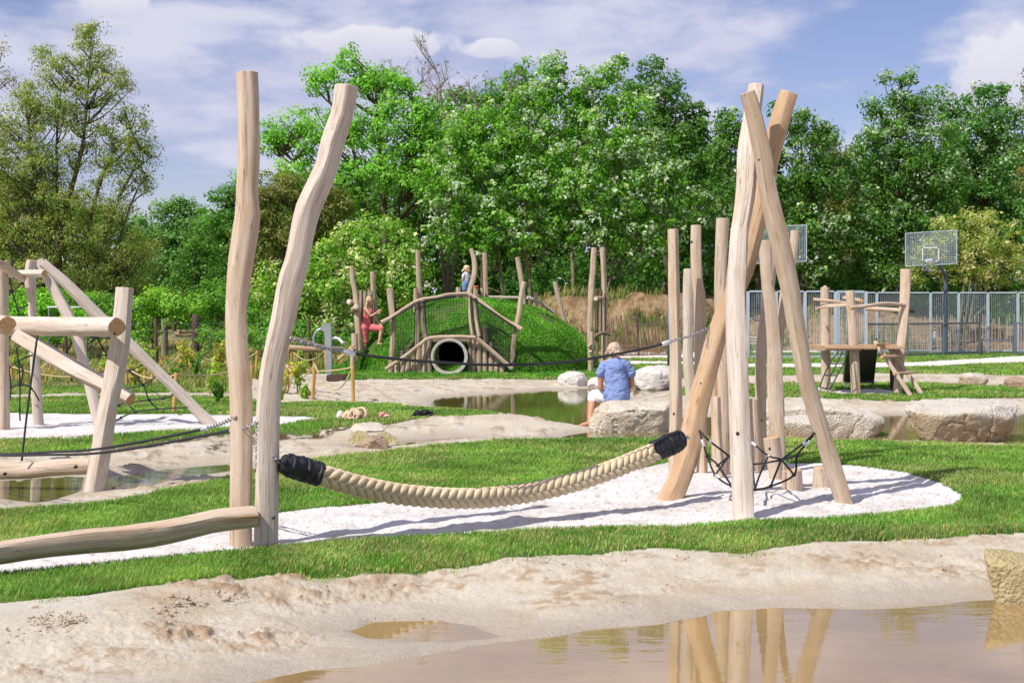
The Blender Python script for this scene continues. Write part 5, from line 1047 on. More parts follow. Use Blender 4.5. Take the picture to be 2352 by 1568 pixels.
for x, y0 in ((821, 674), (829, 669), (838, 670), (848, 668), (853, 671)):
    mb = MB(); a = P(x, 745, 39.0); b = P(x, y0, 39.0); mb.beam(a, b, .085, .04, bev=.015); mb.ball(b, (.042, .02, .04), 10, 8); mb.build('plank', M['grey_wood'], e)
# ================================================================ SLATTED LOG TOWER right of the mound
e = empty('slatted_climbing_tower', P(1372, 838, 38.0), 'narrow slatted wooden tower with two tall posts at the right foot of the mound', 'tower')
def tl(nm, pts, Y0, Y1, mat='wood_far', end='end', **k): return log_part(nm, pts, Y0, Y1, mat, e, end, seg=14, **k)
tl('post', [(1365,569,13.5),(1362,620,14),(1359,655,16),(1357,700,15),(1355,760,15),(1357,836,14)], 38.0, 38.0, sink=.2)
tl('post', [(1383,569,13),(1386,620,12),(1388,680,12),(1387,760,12),(1386,836,12)], 38.6, 38.6, sink=.2)
for i, (x, y0) in enumerate(((1368.5, 661), (1373, 664), (1377.5, 664), (1382, 666), (1386.5, 672), (1391, 672))):
    mb = MB(); bot = 838 if i not in (2, 3) else 770; mb.beam(P(x, bot, 38.1 + .05 * (i % 2)), P(x, y0, 38.1 + .05 * (i % 2)), .042, .03, bev=.008); mb.build('slat', M['grey_wood' if i % 2 else 'wood_far'], e, False)
for i, x in enumerate((1371, 1393)):
    mb = MB(); mb.beam(P(x, 838, 37.95), P(x, 770, 37.95), .07, .04, bev=.01); mb.build('board', M['grey_wood'], e, False)
tl('rung', [(1368,686,10),(1382,684,7),(1399,688,5)], 37.6, 38.6, end='end_pale'); tl('rung', [(1369,770,8),(1384,764,9),(1400,768,9)], 37.8, 38.1, 'grey_wood')
tl('peg', [(1355,716,11),(1355,752,12)], 37.75, 37.75, end='end_pale'); tl('peg', [(1359,762,12),(1359,800,12)], 37.7, 37.7, end='end_pale'); tl('peg', [(1350,797,5),(1358,792,9),(1360,812,9)], 37.6, 37.8, end='end_pale'); tl('peg', [(1356,806,8),(1358,812,8),(1360,832,9)], 37.6, 37.7, end='end_pale')
# ================================================================ PLAY TOWER WITH LADDER, right
e = empty('play_tower', P(1990, 905, 29.0), 'small log play tower with ladder, rope net and slide on the right lawn', 'play tower')
def rl(nm, pts, Y0, Y1=None, mat='wood', end='end', seg=16, **k): return log_part(nm, pts, Y0, Y1 or Y0, mat, e, end, seg=seg, **k)
rl('post', [(1895,661,22),(1896,760,23),(1896,904,23)], 29.6, 29.4, sink=.2); mb = MB(); mb.ball(P(1895,660,29.6), (.045,.045,.04), 10, 7); mb.build('knob', M['wood'], e)
rl('post', [(1952,668,21),(1957,740,21),(1962,820,23),(1966,905,22)], 28.7, 28.6, sink=.2)
rl('post', [(2082,619,23),(2079,690,23),(2075,760,22),(2068,820,21),(2062,906,19)], 29.0, 28.9, 'wood', 'end_pale', sink=.2)
rl('post', [(2050,800,13),(2051,905,14)], 30.2, 30.2, 'dark_post', sink=.2)
rl('rail', [(1868,688,9),(1905,691,8),(1946,696,8)], 29.1, 28.9, 'wood'); rl('rail', [(1875,708,8),(1890,703,9),(1915,702,8),(1946,700,7)], 29.2, 28.8)
rl('rail', [(1953,707,10),(2000,701,9),(2035,697,9),(2078,700,9)], 28.3, 28.9); rl('rail', [(1940,684,9),(1978,691,10)], 30.6, 28.9); rl('rail', [(1989,709,8),(2030,710,9),(2070,713,9)], 29.8, 29.3); rl('rail', [(2079,712,9),(2098,715,9)], 29.4, 29.8, 'dark_post')
for i in range(6):
    y_ = 28.5 + i * .24; mb = MB(); mb.beam(P(1880, 796, 29) * 1 + Vector((0, y_ - 29, 0)), P(2058, 796, 29) + Vector((0, y_ - 29, 0)), .22, .055, bev=.006); mb.build('platform_board', M['wood_warm'], e, False)
mb = MB(); mb.beam(P(1876, 800, 28.45), P(1978, 799, 28.45), .05, .10, bev=.006); mb.build('edge_board', M['wood_warm'], e, False); mb = MB(); mb.beam(P(1985, 797, 28.42), P(2060, 796, 28.42), .05, .10, bev=.006); mb.build('edge_board', M['wood_warm'], e, False)
rl('ladder_side', [(2009,784,9),(2050,846,10),(2092,909,11)], 28.4, 27.9); rl('ladder_side', [(2031,783,9),(2075,845,10),(2121,910,11)], 28.9, 28.5)
for a, b in (((2028,820),(2073,817)), ((2057,858),(2100,855)), ((2013,792),(2042,790))): rl('rung', [(a[0]-3,a[1],8),((a[0]+b[0])/2,(a[1]+b[1])/2,7),(b[0]+3,b[1],6)], 28.05, 28.7, 'wood_warm')
# slide chute seen from behind
mb = MB(); A = [P(1948,800,29.6), P(2015,800,29.6), P(2007,876,31.2), P(1939,876,31.2)]
mb.add([*A, *[q + Vector((0, .05, .03)) for q in A]], [(0,1,2,3),(7,6,5,4),(0,4,5,1),(1,5,6,2),(2,6,7,3),(3,7,4,0)])
for s_ in (0, 1): mb.beam(A[0 + s_] + Vector((0, .05, .1)), A[3 - s_] + Vector((0, .05, .1)), .03, .26)
mb.build('slide', simple('slide_steel', (.10, .09, .075), .45, .4, .3, .2, 6), e, False)
for a, b in (((1942,875),(1936,884)), ((2004,875),(2006,884))): pass
for l in ([(1940,877,31.1),(1941,890,31.0),(1946,903,30.9)], [(2005,877,31.1),(2003,890,31.0),(2000,903,30.9)]):
    mb = MB(); mb.tube(Ppts(l), .03, 8); mb.build('slide_leg', M['galv_dark'], e)
mb = MB(); mb.tube(Ppts([(1938,877,31.1),(2008,877,31.1)]), .025, 8); mb.build('slide_bar', M['galv_dark'], e)
NR = [[(1926,806),(1905,835),(1893,861),(1882,890)],[(1936,806),(1922,835),(1908,862),(1898,893)],[(1948,806),(1938,835),(1923,862),(1907,893)]]
mb = MB()
for l in NR:
    mb.tube([P(x, y, 28.4 - (y - 806) * .006) for x, y in l], .014, 5)
for k in (1, 2, 3): mb.tube([P(NR[j][k][0], NR[j][k][1] - (1 if k == 3 else 0), 28.4 - (NR[j][k][1] - 806) * .006) for j in range(3)], .014, 5)
mb.build('rope_net', M['black_rope'], e)
for k in range(3): mb = MB(); q = P(NR[k][3][0], NR[k][3][1], 27.9); mb.tube([q, q - Vector((0, 0, .08))], .022, 8); mb.build('ferrule', M['ferrule'], e)
# ================================================================ BALL COURT FENCES
def panel(parent, a, b, z0, z1, cx=.075, cz=.075, r=.0038, mat='galv', name='mesh_panel'):
    a = Vector(a); b = Vector(b); mb = MB(); L_ = (b - a).length; n = max(2, int(L_ / cx)); m = max(2, int((z1 - z0) / cz)); up = Vector((0, 0, 1))
    for i in range(n + 1):
        q = a.lerp(b, i / n); mb.tube([(q.x, q.y, z0), (q.x, q.y, z1)], r, 4, False)
    for k in range(m + 1):
        z = z0 + (z1 - z0) * k / m; mb.tube([(a.x, a.y, z), (b.x, b.y, z)], r, 4, False)
    mb.build(name, M[mat], parent, False)
def xY(x, Y): return Vector(((x - CX) / F * Y, Y, 0))
def fence(label, xs, Ys, z0, z1, pw=.10, mat='galv', rails=(0, 1), cell=.075, top=0.0, r=.0042, name='court_fence'):
    pts = [xY(x, Y) for x, Y in zip(xs, Ys)]; e = empty(name, pts[0], label, 'fence')
    for q in pts: mb = MB(); mb.beam((q.x, q.y, -.1), (q.x, q.y, z1 + top), pw, pw, bev=.008, up=(0, 1, 0)); mb.build('post', M[mat], e, False)
    for a, b in zip(pts[:-1], pts[1:]):
        d = (b - a).normalized() * pw * .6
        for f in rails:
            z = z0 + (z1 - z0) * f; mb = MB(); mb.beam((a.x + d.x, a.y + d.y, z), (b.x - d.x, b.y - d.y, z), .06, .06, bev=.004); mb.build('rail', M[mat], e, False)
        panel(e, a + d, b - d, z0 + .04, z1 - .04, cell, cell, r, mat)
    return e
fence('tall galvanised mesh fence of the ball court, section behind the tripod and play tower', [1718, 1783, 1849, 1919, 1989], [47.4, 47.5, 47.6, 47.7, 47.8], .06, 2.25)
fence('tall galvanised mesh fence along the far side of the ball court', [1926, 2014, 2075, 2137.5, 2202, 2269, 2338, 2410], [53.6, 53.8, 53.9, 54, 54, 54, 54, 54], .06, 2.26)
fence('low dark grey mesh fence along the near side of the ball court', [1990, 2085, 2166, 2250], [48.0, 48.9, 50.0, 51.4], .08, 1.15, .07, 'galv_dark', (0, 1), .085)
fence('low dark mesh fence section cut by the right edge', [2332, 2400, 2460], [51.4, 51.4, 51.4], .08, 1.15, .10, 'galv_dark', (0, 1), .085)
e = empty('barrier_rail', xY(2254, 51.5), 'single dark barrier rail bridging the gap in the low court fence', 'rail'); mb = MB(); a = P(2252, 781, 51.5); b = P(2330, 781, 51.5); mb.beam(a, b, .10, .06, bev=.005); mb.build('rail', M['galv_dark'], e, False)
for x in (2254, 2329): mb = MB(); q = xY(x, 51.52); mb.beam((q.x, q.y, -.1), (q.x, q.y, .46), .08, .08); mb.build('post', M['galv_dark'], e, False)
# ---- basketball hoops
def hoop(label, corners, Y, sq, rim, polep, rimr, front=True):
    e = empty('basketball_hoop', xY(polep[0][0], Y + 1), label, 'basketball hoop')
    tl_, tr, br, bl = [P(x, y, Y) for x, y in corners]; mb = MB()
    for a, b in ((tl_, tr), (tr, br), (br, bl), (bl, tl_)): mb.beam(a, b, .035, .035, up=(0, 1, 0))
    mb.build('backboard_frame', M['galv'], e, False); mb = MB(); n = 30; m = 20
    for i in range(1, n): mb.tube([tl_.lerp(tr, i / n), bl.lerp(br, i / n)], .0055, 4, False)
    for i in range(1, m): mb.tube([tl_.lerp(bl, i / m), tr.lerp(br, i / m)], .0055, 4, False)
    mb.build('backboard_mesh', M['galv'], e, False)
    if sq:
        c = [P(x, y, Y - .03) for x, y in sq]; mb = MB()
        for i in range(4): d = (c[(i + 1) % 4] - c[i]).normalized() * .02; mb.beam(c[i] - d, c[(i + 1) % 4] + d, .045, .012, up=(0, 1, 0))
        mb.build('target_square', M['white_metal'], e, False)
    rc = P(rim[0], rim[1], Y - .45 * (1 if front else -1)); mb = MB(); mb.tube([rc + Vector((math.cos(a) * rimr, math.sin(a) * rimr, 0)) for a in np.linspace(0, 2 * math.pi, 25)], .014, 6, False); mb.build('rim', M['steel'], e)
    mb = MB(); mb.box(P(rim[0] + (3 if front else 0), rim[1] - 1, Y - .08), (.2, .12, .14)); mb.build('rim_bracket', M['white_metal'], e, False)
    mb = MB(); zz_ = np.linspace(0, .36, 5)
    for k in range(10):
        a0 = 2 * math.pi * k / 10
        for sg in (-1, 1): mb.tube([rc + Vector((math.cos(a0 + sg * j * .31) * rimr * (1 - .10 * j), math.sin(a0 + sg * j * .31) * rimr * (1 - .10 * j), -zz_[j])) for j in range(5)], .005, 4, False)
    mb.build('chain_net', M['steel'], e)
    mb = MB(); mb.tube([P(x, y, yy) for x, y, yy in polep], .075, 10, n=30); mb.build('pole', M['slate_steel'], e)
hoop('basketball hoop with mesh backboard and white square in front of the yellowish shrub', [(2080,536),(2197,529),(2197,605),(2080,611)], 52.0, [(2119,569),(2156,569),(2156,600),(2119,600)], (2131,600), [(2150,598,52.1),(2157,608,52.4),(2168,628,53),(2172,650,53.2),(2172,830,53.3)], .26)
hoop('basketball hoop backboard half hidden behind the right leg of the tripod', [(1732,522),(1852,517),(1852,600),(1731,605)], 50.0, None, (1790,590), [(1790,585,50.1),(1775,610,50.4),(1757,640,50.7),(1752,670,50.8),(1752,835,50.8)], .26, False)
# ---- bench at the left end of the court, bicycle-rack like bars, dark post
e = empty('metal_bench', xY(1728, 49), 'white slatted metal bench at the left end of the ball court', 'bench')
for k, z in enumerate((.48, .58, .68)): mb = MB(); mb.beam(P(1717, 760, 49).xy.to_3d() + Vector((0, .12 * k, z)), P(1745, 760, 49).xy.to_3d() + Vector((0, .12 * k, z)), .08, .025); mb.build('slat', M['white_metal'], e, False)
for x in (1720, 1742): mb = MB(); q = xY(x, 49); mb.beam((q.x, q.y, 0), (q.x, q.y + .1, .47), .05, .05); mb.build('leg', M['galv_dark'], e, False)
for i, (x0, x1) in enumerate(((2142, 2168), (2172, 2198))):
    e = empty('bicycle_stand', xY(x0, 56), ('curved metal bar stand behind the court fence, left one' if i == 0 else 'curved metal bar stand behind the court fence, right one'), 'rack', 'bar stands behind the court')
    for k in range(3): mb = MB(); a = xY(x0, 56.0 + .3 * k); b = xY(x1, 56.0 + .3 * k); mb.tube([a, a + Vector((0, 0, .35 + .1 * k)), (a + b) / 2 + Vector((0, 0, .55 + .1 * k)), b + Vector((0, 0, .5 + .1 * k)), b], .03, 7, n=16); mb.build('hoop_bar', M['steel'], e)
e = empty('steel_post', xY(1541, 45), 'dark blue steel post right behind the slim leftmost post', 'post'); mb = MB(); q = P(1537, 834, 42); mb.beam((q.x, q.y, -.1), (q.x, q.y, P(1537, 690, 42).z), .10, .10, bev=.01); mb.ball((q.x, q.y, P(1537, 690, 42).z), (.05, .05, .02), 10, 6); mb.build('pole', M['slate_steel'], e)
M['paling'] = wood_mat('paling_wood', (0.22, 0.15, 0.10), (0.15, 0.095, 0.06), (0.06, 0.04, 0.03), (0.25, 0.13, 0.06), 0.4)
# ================================================================ CHESTNUT PALING FENCES
def paling(label, x0, x1, Y0, Y1, n, hgt, mat, lean=.06, zg=None, seed=1, post_at=()):
    r = np.random.default_rng(seed); a = xY(x0, Y0); b = xY(x1, Y1); e = empty('paling_fence', a, label, 'fence'); tops = []
    for i in range(n):
        q = a.lerp(b, (i + .5) / n); g = gz(q.x, q.y); h = hgt * r.uniform(.88, 1.08); lx = -lean * h + r.normal(0, .035); w_ = r.uniform(.011, .017)
        mb = MB(); mb.tube([(q.x, q.y, g - .05), (q.x + lx * .5 + r.normal(0, .01), q.y, g + h * .5), (q.x + lx, q.y, g + h), (q.x + lx, q.y, g + h + .06)], [w_ * 1.3, w_ * 1.2, w_, .004], 5, wob=.1, seed=i); mb.build('stake', M[mat], e, False); tops.append((q, g, lx))
    for f in (.25, .8):
        mb = MB(); mb.tube([(q.x + lx * f, q.y - .02, g + hgt * f) for q, g, lx in tops], .006, 4); mb.build('wire', M['steel'], e)
    for x in post_at:
        q = a.lerp(b, (x - x0) / (x1 - x0)); g = gz(q.x, q.y); mb = MB(); mb.tube([(q.x + .03, q.y + .06, g - .1), (q.x - .05, q.y + .06, g + hgt * 1.15)], .045, 8, wob=.15, seed=3); mb.build('support_post', M['dark_post'], e)
paling('brown leaning paling fence on the earth bank between slatted tower and slim post', 1394, 1556, 50.3, 50.6, 44, 1.38, 'paling', .13, seed=2, post_at=(1466, 1540))
paling('pale paling fence seen through the court mesh left of the play tower ladder', 1855, 2140, 55.6, 55.6, 60, 1.25, 'wood_far', .02, seed=3)
paling('pale paling fence seen through the far court fence on the right', 2150, 2400, 55.8, 55.8, 34, 1.25, 'wood_far', .02, seed=4)
# ================================================================ WATER PUMP
Yp = 35.0
e = empty('water_pump', P(754, 862, Yp), 'grey steel hand water pump with curved handle and spout beside the mound', 'pump')
def prism(name, poly, Y, th, mat, parent):
    n = len(poly); V = [P(x, y, Y - th / 2) for x, y in poly] + [P(x, y, Y - th / 2) + Vector((0, th, 0)) for x, y in poly]
    f = [tuple(range(n)), tuple(range(2 * n - 1, n - 1, -1))] + [(i, i + n, (i + 1) % n + n, (i + 1) % n) for i in range(n)]
    bm = bmesh.new(); vs = [bm.verts.new(v) for v in V]; [bm.faces.new([vs[i] for i in q]) for q in f]; bmesh.ops.recalc_face_normals(bm, faces=bm.faces[:]); bmesh.ops.bevel(bm, geom=bm.edges[:], offset=.008, segments=2, affect='EDGES')
    bm.verts.ensure_lookup_table(); o = MB().add([v.co for v in bm.verts], [[v.index for v in q.verts] for q in bm.faces]).build(name, M[mat], parent, False); bm.free(); return o
prism('body', [(747,861),(746,770),(744,762),(736,757),(735,753),(744,744),(750,741.5),(757,742),(760,746),(761,752),(762,861)], Yp, .17, 'pump', e)
mb = MB(); mb.tube(Ppts([(738,754,Yp),(728,760,Yp),(721,772,Yp),(720,782,Yp),(723,793,Yp)]), .026, 8, n=18); mb.build('handle', M['pump'], e)
mb = MB(); mb.tube(Ppts([(760,777,Yp),(772,776,Yp),(780,780,Yp),(788,788,Yp - .05)]), .036, 10, n=14); mb.build('spout', M['white_metal'], e)
e = empty('concrete_trough', P(720, 876, 34.0), 'low concrete slab with a rusty brown wedge at the foot of the water pump', 'trough')
mb = MB(); mb.box(P(706, 867, 34.2), (1.05, .9, .13), bev=.01); mb.build('slab', M['concrete'], e, False)
prism('wedge', [(750,861),(793,860.5),(792,876),(786,875),(751,871)], 33.9, .3, 'dark_post', e)
# ================================================================ ROPE FENCE ON YELLOW STAKES
gs = 'yellow stakes of the rope fence'
stk = {}
def stake(k, label, top, bot, w, Y=None):
    g = G(bot[0], bot[1]); Y = g.y; lb = label; stk[k] = P(top[0], top[1] + 4, Y - .03)
    o = log_part('wooden_stake', [(top[0], top[1], w), ((top[0] + bot[0]) / 2, (top[1] + bot[1]) / 2, w), (bot[0], bot[1], w)], Y, Y, 'stake', None, 'end_orange', .15, 10, facet=.1, wob=.02); tag(o, lb, 'stake', gs)
stake('a', 'end stake of the rope fence standing on pale sand before the mound', (810.5,839), (811,923), 8.5)
stake('b', 'slightly leaning stake second from the end of the rope fence', (723,833), (718,918), 8.5)
stake('c', 'stake behind a leafy plant right of the crooked pole', (658,834), (662,891), 7.5)
stake('d', 'stake standing directly behind the water pump', (747,800), (749,852), 6)
stake('e', 'stake between the two tall poles, taller back one', (591,805), (588,866), 7)
stake('f', 'stake between the two tall poles, shorter front one', (577,829), (577,884), 6)
stake('g', 'slanting stake in front of the long sloping leg of the far frame', (405,856), (399,948), 9.5)
stake('h', 'stake behind the slanting one with a rope tied to its top', (439,801), (438,866), 6.5)
stake('i', 'stake left of the one with the tied rope', (414,808), (417,857), 6)
stake('j', 'stake behind the rope net of the far frame', (333,833), (333,886), 7)
stake('k', 'stake just right of the leaning post of the near frame', (292,840), (290,886), 7)
stake('l', 'stake left of the sloping leg in the roped off plot', (116,824), (117,860), 6)
stake('m', 'stake near the left edge behind the far frame', (27,838), (27,880), 7)
stake('n', 'short stake behind the water trough', (670,800), (670,845), 5)
for a, b, s_, lb in (('a','b',.45,'cream rope hanging deep between the last two stakes'), ('a','c',.10,'cream rope stretched from the end stake to the stake by the leafy plant'), ('b','c',.25,'cream rope between the leaning stake and the leafy plant'), ('d','n',.28,'cream rope running behind the water pump'), ('e','n',.16,'cream rope from the tall back stake towards the pump'),
                     ('g','f',.12,'cream rope from the slanting stake to the two tall poles'), ('h','e',.28,'cream rope between the tied stake and the two tall poles'), ('i','h',.1,'short cream rope between two neighbouring stakes in the weeds'), ('g','k',.14,'cream rope low behind the long sloping leg'), ('j','i',.22,'cream rope behind the rope net of the far frame'), ('k','m',.22,'long cream rope behind the legs of the far frame'), ('l','k',.25,'cream rope higher up behind the sloping leg'), ('m','l',.2,'cream rope near the left edge')):
    mb = MB(); mb.tube(sagline(stk[a], stk[b], s_), .016, 6); tag(mb.build('fence_rope', M['cream_rope']), lb, 'rope')
mb = MB(); mb.tube(sagline(stk['h'] + Vector((-.05, 0, .15)), P(483, 828, 36), .05), .02, 6); tag(mb.build('fence_rope', M['cream_rope']), 'loose cream rope end slanting down from the top of the tied stake', 'rope')
mb = MB(); mb.tube(sagline(stk['m'], P(-60, 842, 33), .1), .016, 6); tag(mb.build('fence_rope', M['cream_rope']), 'cream rope leaving the picture at the left edge', 'rope')
# ================================================================ WIRE FENCE ON DARK POSTS
e = empty('wire_fence', P(360, 850, 39.5), 'old wire mesh fence on dark wooden posts in front of the bushes', 'fence')
fx = [(-40,39),(150,39.2),(277,39.4),(357,39.5),(560,39.8),(709,40),(830,40.2)]
for x, Y in fx:
    q = xY(x, Y); g = gz(q.x, q.y); mb = MB(); h = 1.42 if x != 357 else 1.42; mb.tube([(q.x + .06, q.y, g - .1), (q.x + .02, q.y, g + .7), (q.x, q.y, g + h)], [.055, .05, .048] if x > 300 else .045, 9, wob=.1, seed=int(x) % 7); mb.build('post', M['dark_post'], e)
for (x0, Y0), (x1, Y1) in zip(fx[:-1], fx[1:]): a = xY(x0, Y0); b = xY(x1, Y1); panel(e, a, b, .1, 1.28, .22, .17, .0028, 'galv_dark', 'wire_mesh')
for lb, x, Y, h in (('grey weathered gate post behind the wire fence', 378, 46, 1.35), ('thick dark post wrapped in ivy behind the wire fence', 450, 43, 1.5)):
    q = xY(x, Y); mb = MB(); mb.tube([(q.x, q.y, -.1), (q.x, q.y, h)], .11, 10, True, 0, 1, n=6, wob=.12, seed=4); tag(mb.build('gate_post', [M['grey_wood' if 'grey' in lb else 'dark_post'], M['end']]), lb, 'post')
for i, (lb, pts, Y, mat) in enumerate((('fallen grey trunk lying behind the water pump', [(665,775,10),(700,784,11),(740,796,9),(790,800,7)], 37.5, 'grey_wood'), ('rotten reddish timber lying in the grass left of the pump', [(662,800,17),(700,802,16),(735,804,14)], 37.2, 'wood_warm'), ('reddish log at the bottom of the pile in the clearing', [(402,768,9),(440,769,10),(480,767,8)], 47, 'wood_warm'), ('reddish log on top of the pile in the clearing', [(410,761,8),(440,762,9),(470,760,7)], 47, 'wood_warm'))):
    tag(log_part('fallen_log', pts, Y, Y + .3, mat, None, 'end', seg=12, wob=.15), lb, 'log')
e = empty('white_rail', P(150, 745, 42), 'thin white metal rail among the brambles on the left', 'rail'); mb = MB(); mb.tube(Ppts([(108,705,41),(206,705,41)]), .02, 8); mb.build('rail', M['white_metal'], e)
for x in (112, 200): mb = MB(); q = P(x, 705, 41); mb.tube([q, (q.x, q.y, 0)], .02, 6); mb.build('post', M['galv_dark'], e)
# ---- single weeds with yellow or red stems beside the rope fence
def weed(label, x, y, h, n, cols, seed, spread=.35):
    r = np.random.default_rng(seed); g = G(x, y); e = empty('weed_plant', g, label, 'plant', 'wild plants in and around the roped off plot'); mb = MB(); cs = []
    for k in range(n):
        a = r.uniform(0, 6.28); d = Vector((math.cos(a), math.sin(a), 0)) * r.uniform(.1, 1) * spread * h; hh = h * r.uniform(.55, 1.05); p0 = g + d * .15; p1 = g + d * .5 + Vector((0, 0, hh * .55)); p2 = g + d + Vector((0, 0, hh)); mb.tube([p0, p1, p2], [.008, .006, .003], 4, n=5)
        for j in range(6): t = r.uniform(.25, 1); q = p0.lerp(p1, t * 2) if t < .5 else p1.lerp(p2, t * 2 - 1); cs.append(list(q))
    mb.build('stem', simple('weed_stem_%d' % seed, cols[-1], .8), e); V, q, C = leaf_cloud(np.array(cs), .07, 5, .085, cols[:-1], seed); fast_mesh('foliage', V, q, M['leaf'], C, 4, False, e)
YG = ((.10,.20,.02),(.24,.34,.05),(.45,.30,.12)); RG = ((.12,.20,.03),(.38,.32,.07),(.42,.20,.12)); DG = ((.04,.12,.02),(.10,.20,.03),(.30,.22,.10))
WEEDS = (('tall yellow stemmed weed right beside the crooked pole', 655, 905, .95, 9, RG), ('leafy weed with red tips in front of the concrete slab', 683, 903, .85, 7, YG), ('low bushy weed at the foot of the crooked pole', 640, 925, .4, 8, YG), ('dry stemmed weed behind the straight pole', 500, 868, 1.1, 12, RG), ('brownish docks left of the straight pole', 545, 862, .9, 12, RG), ('thin weed under the sloping leg with one tall stalk', 395, 900, .7, 7, DG), ('spreading green weed near the tied rope stake', 455, 880, .7, 9, DG), ('tall dry stalks behind the slanting stake', 420, 868, 1.0, 8, RG), ('weed in the middle of the roped off plot', 480, 905, .7, 8, YG), ('weed near the foot of the long sloping leg', 500, 925, .45, 7, DG), ('weed between the sloping legs of the far frame', 250, 880, .7, 9, YG), ('leafy weed left of the leaning post', 190, 868, .6, 8, DG), ('yellow weed at the left edge behind the net', 40, 868, .6, 8, YG), ('weed with upright twigs left of the pump', 726, 848, 1.25, 7, DG), ('small weed beside the second stake', 700, 915, .25, 6, YG), ('weed at the edge of the gravel behind the rope', 610, 880, .6, 8, YG), ('dense weed in front of the wire fence post', 340, 858, .8, 12, YG), ('dry weed tuft right of the leaning post', 310, 890, .5, 8, RG), ('bushy weed behind the two neighbouring stakes', 430, 855, .8, 12, YG), ('dark leafy weed before the fallen trunk', 690, 838, .6, 12, DG))
for i, w_ in enumerate(WEEDS): weed(*w_[:5], w_[5], 200 + i)
# ================================================================ TREES AND SHRUBS
def tree(name, label, cat, Y, stems, blobs, size=.15, cols=((.04,.13,.015),(.09,.23,.03)), dens=1.0, clr=.42, nleaf=34, bark='bark', pale=0, palec=(.42,.52,.36), seed=1, asp=.62, droop=0, limb=.35, group=None, depth=1.0, lr=.028, foliage='crown', upb=.5):
    r = np.random.default_rng(seed); s_ = F / Y; cent = []; outs = []
    for b in blobs:
        x, y, rx, ry = b[:4]; dy = b[4] if len(b) > 4 else 0.0; dn = b[5] if len(b) > 5 else 1.0
        c = np.array(P(x, y, Y + dy)); R_ = np.array([rx, (rx + ry) / 2 * depth, ry]) / s_
        n = max(3, int(dens * dn * (R_[0] * R_[2] * 3.14) / (clr * clr * 3.14) * 6.2))
        d = r.normal(size=(n, 3)); d /= np.linalg.norm(d, axis=1)[:, None]; q = (r.random(n) ** .38)[:, None]
        q *= (1 + .22 * fbm(d[:, 0] * 2 + x, d[:, 1] * 2, d[:, 2] * 2 + y, seed, 2))[:, None]
        cent.append(c + d * q * R_); outs.append(d * q)
    size *= .80; nleaf = int(nleaf * 1.5)
    cent = np.concatenate(cent); outs = np.concatenate(outs)
    base = P(stems[0][0][0], stems[0][0][1], Y); base.z = gz(base.x, base.y)
    e = empty(name, base, label, cat, group)
    sp = []; mb = MB()
    for st in stems:
        W = [P(q[0], q[1], Y + (q[3] if len(q) > 3 else 0)) for q in st]; W[0].z = min(W[0].z, gz(W[0].x, W[0].y)) - .1; rr = [q[2] / 2 / s_ for q in st]
        C2 = crom([list(w) + [q] for w, q in zip(W, rr)], 6 + 3 * len(st)); sp.append(C2); mb.tube(C2[:, :3], np.maximum(C2[:, 3] * .75, .012), 9, wob=.08, seed=seed)
    S = np.concatenate(sp); ss = np.concatenate([np.arange(len(c)) for c in sp])
    for i in np.nonzero(r.random(len(cent)) < limb)[0]:
        c = cent[i]; dd = S[:, :3] - c; hor = np.hypot(dd[:, 0], dd[:, 1]); tgt = np.abs((c[2] - S[:, 2]) - hor * .9) + hor * .35; j = np.argmin(tgt); a = S[j, :3]
        if S[j, 2] > c[2] + 1: continue
        Ln = np.linalg.norm(c - a); m1 = a * .6 + c * .4 + np.array([0, 0, -.06 * Ln]) + r.normal(size=3) * .05 * Ln; m2 = a * .25 + c * .75 + r.normal(size=3) * .05 * Ln
        mb.tube([a, m1, m2, c], [min(S[j, 3] * .6, lr * (.6 + Ln * .22)), lr * .85, lr * .55, lr * .3], 5, False, n=7)
    mb.build('trunk', M[bark], e)
    V, q, C = leaf_cloud(cent, clr, nleaf, size, cols, seed, pale, palec, outs, asp, .75, droop, upb)
    if pale:                                                        # wind-turned leaves showing their pale undersides, in small sprays
        k = r.random(len(cent)) < pale * .85; on = outs[k] / (np.linalg.norm(outs[k], axis=1)[:, None] + 1e-9); pc = cent[k] + on * clr * .75 + np.array([0, -.25, .05]) * clr
        V2, q2, C2_ = leaf_cloud(pc, clr * .36, 8, size * 1.15, (tuple(v * .8 for v in palec), palec), seed + 500, 0, asp=.6, upb=.9)
        C2_ /= 1.35; V = np.concatenate([V, V2]); q = np.concatenate([q, q2 + q.max() + 1]); C = np.concatenate([C, np.minimum(C2_, .85)])
    fast_mesh(foliage, V, q, M['leaf'], C, 4, False, e)
    return e
MAPLE = ((.045,.13,.012),(.085,.21,.02),(.15,.30,.035)); DARK = ((.03,.085,.012),(.055,.14,.02),(.10,.20,.035)); LIME = ((.07,.19,.02),(.14,.31,.04),(.22,.39,.08)); OLIVE = ((.08,.13,.03),(.16,.21,.05),(.26,.27,.09)); BROWNG = ((.06,.09,.02),(.12,.14,.035),(.17,.16,.05))
PU = (.50,.60,.46)
tree('tree', 'tall light green tree with feathery leaf tufts behind the crooked pole', 'tree', 62, [[(890,720,26),(885,560,22),(878,420,18),(870,300,12),(860,180,6)],[(885,520,14),(820,380,9),(760,240,5)],[(880,500,14),(930,380,9),(970,260,5)],[(880,560,12),(740,440,7),(640,360,4)]],
     [(795,130,26,28),(750,190,44,50),(850,185,60,50),(905,215,55,55),(700,300,75,60),(640,330,38,38),(800,290,80,60),(920,300,80,70),(980,260,45,50),(860,390,90,60),(700,400,80,50),(960,400,70,80),(770,450,90,50),(620,300,30,22),(570,400,26,24),(1000,330,40,60)], .21, LIME, 1.0, .48, 36, 'bark', 0, seed=11, asp=.5, limb=.5, lr=.045)
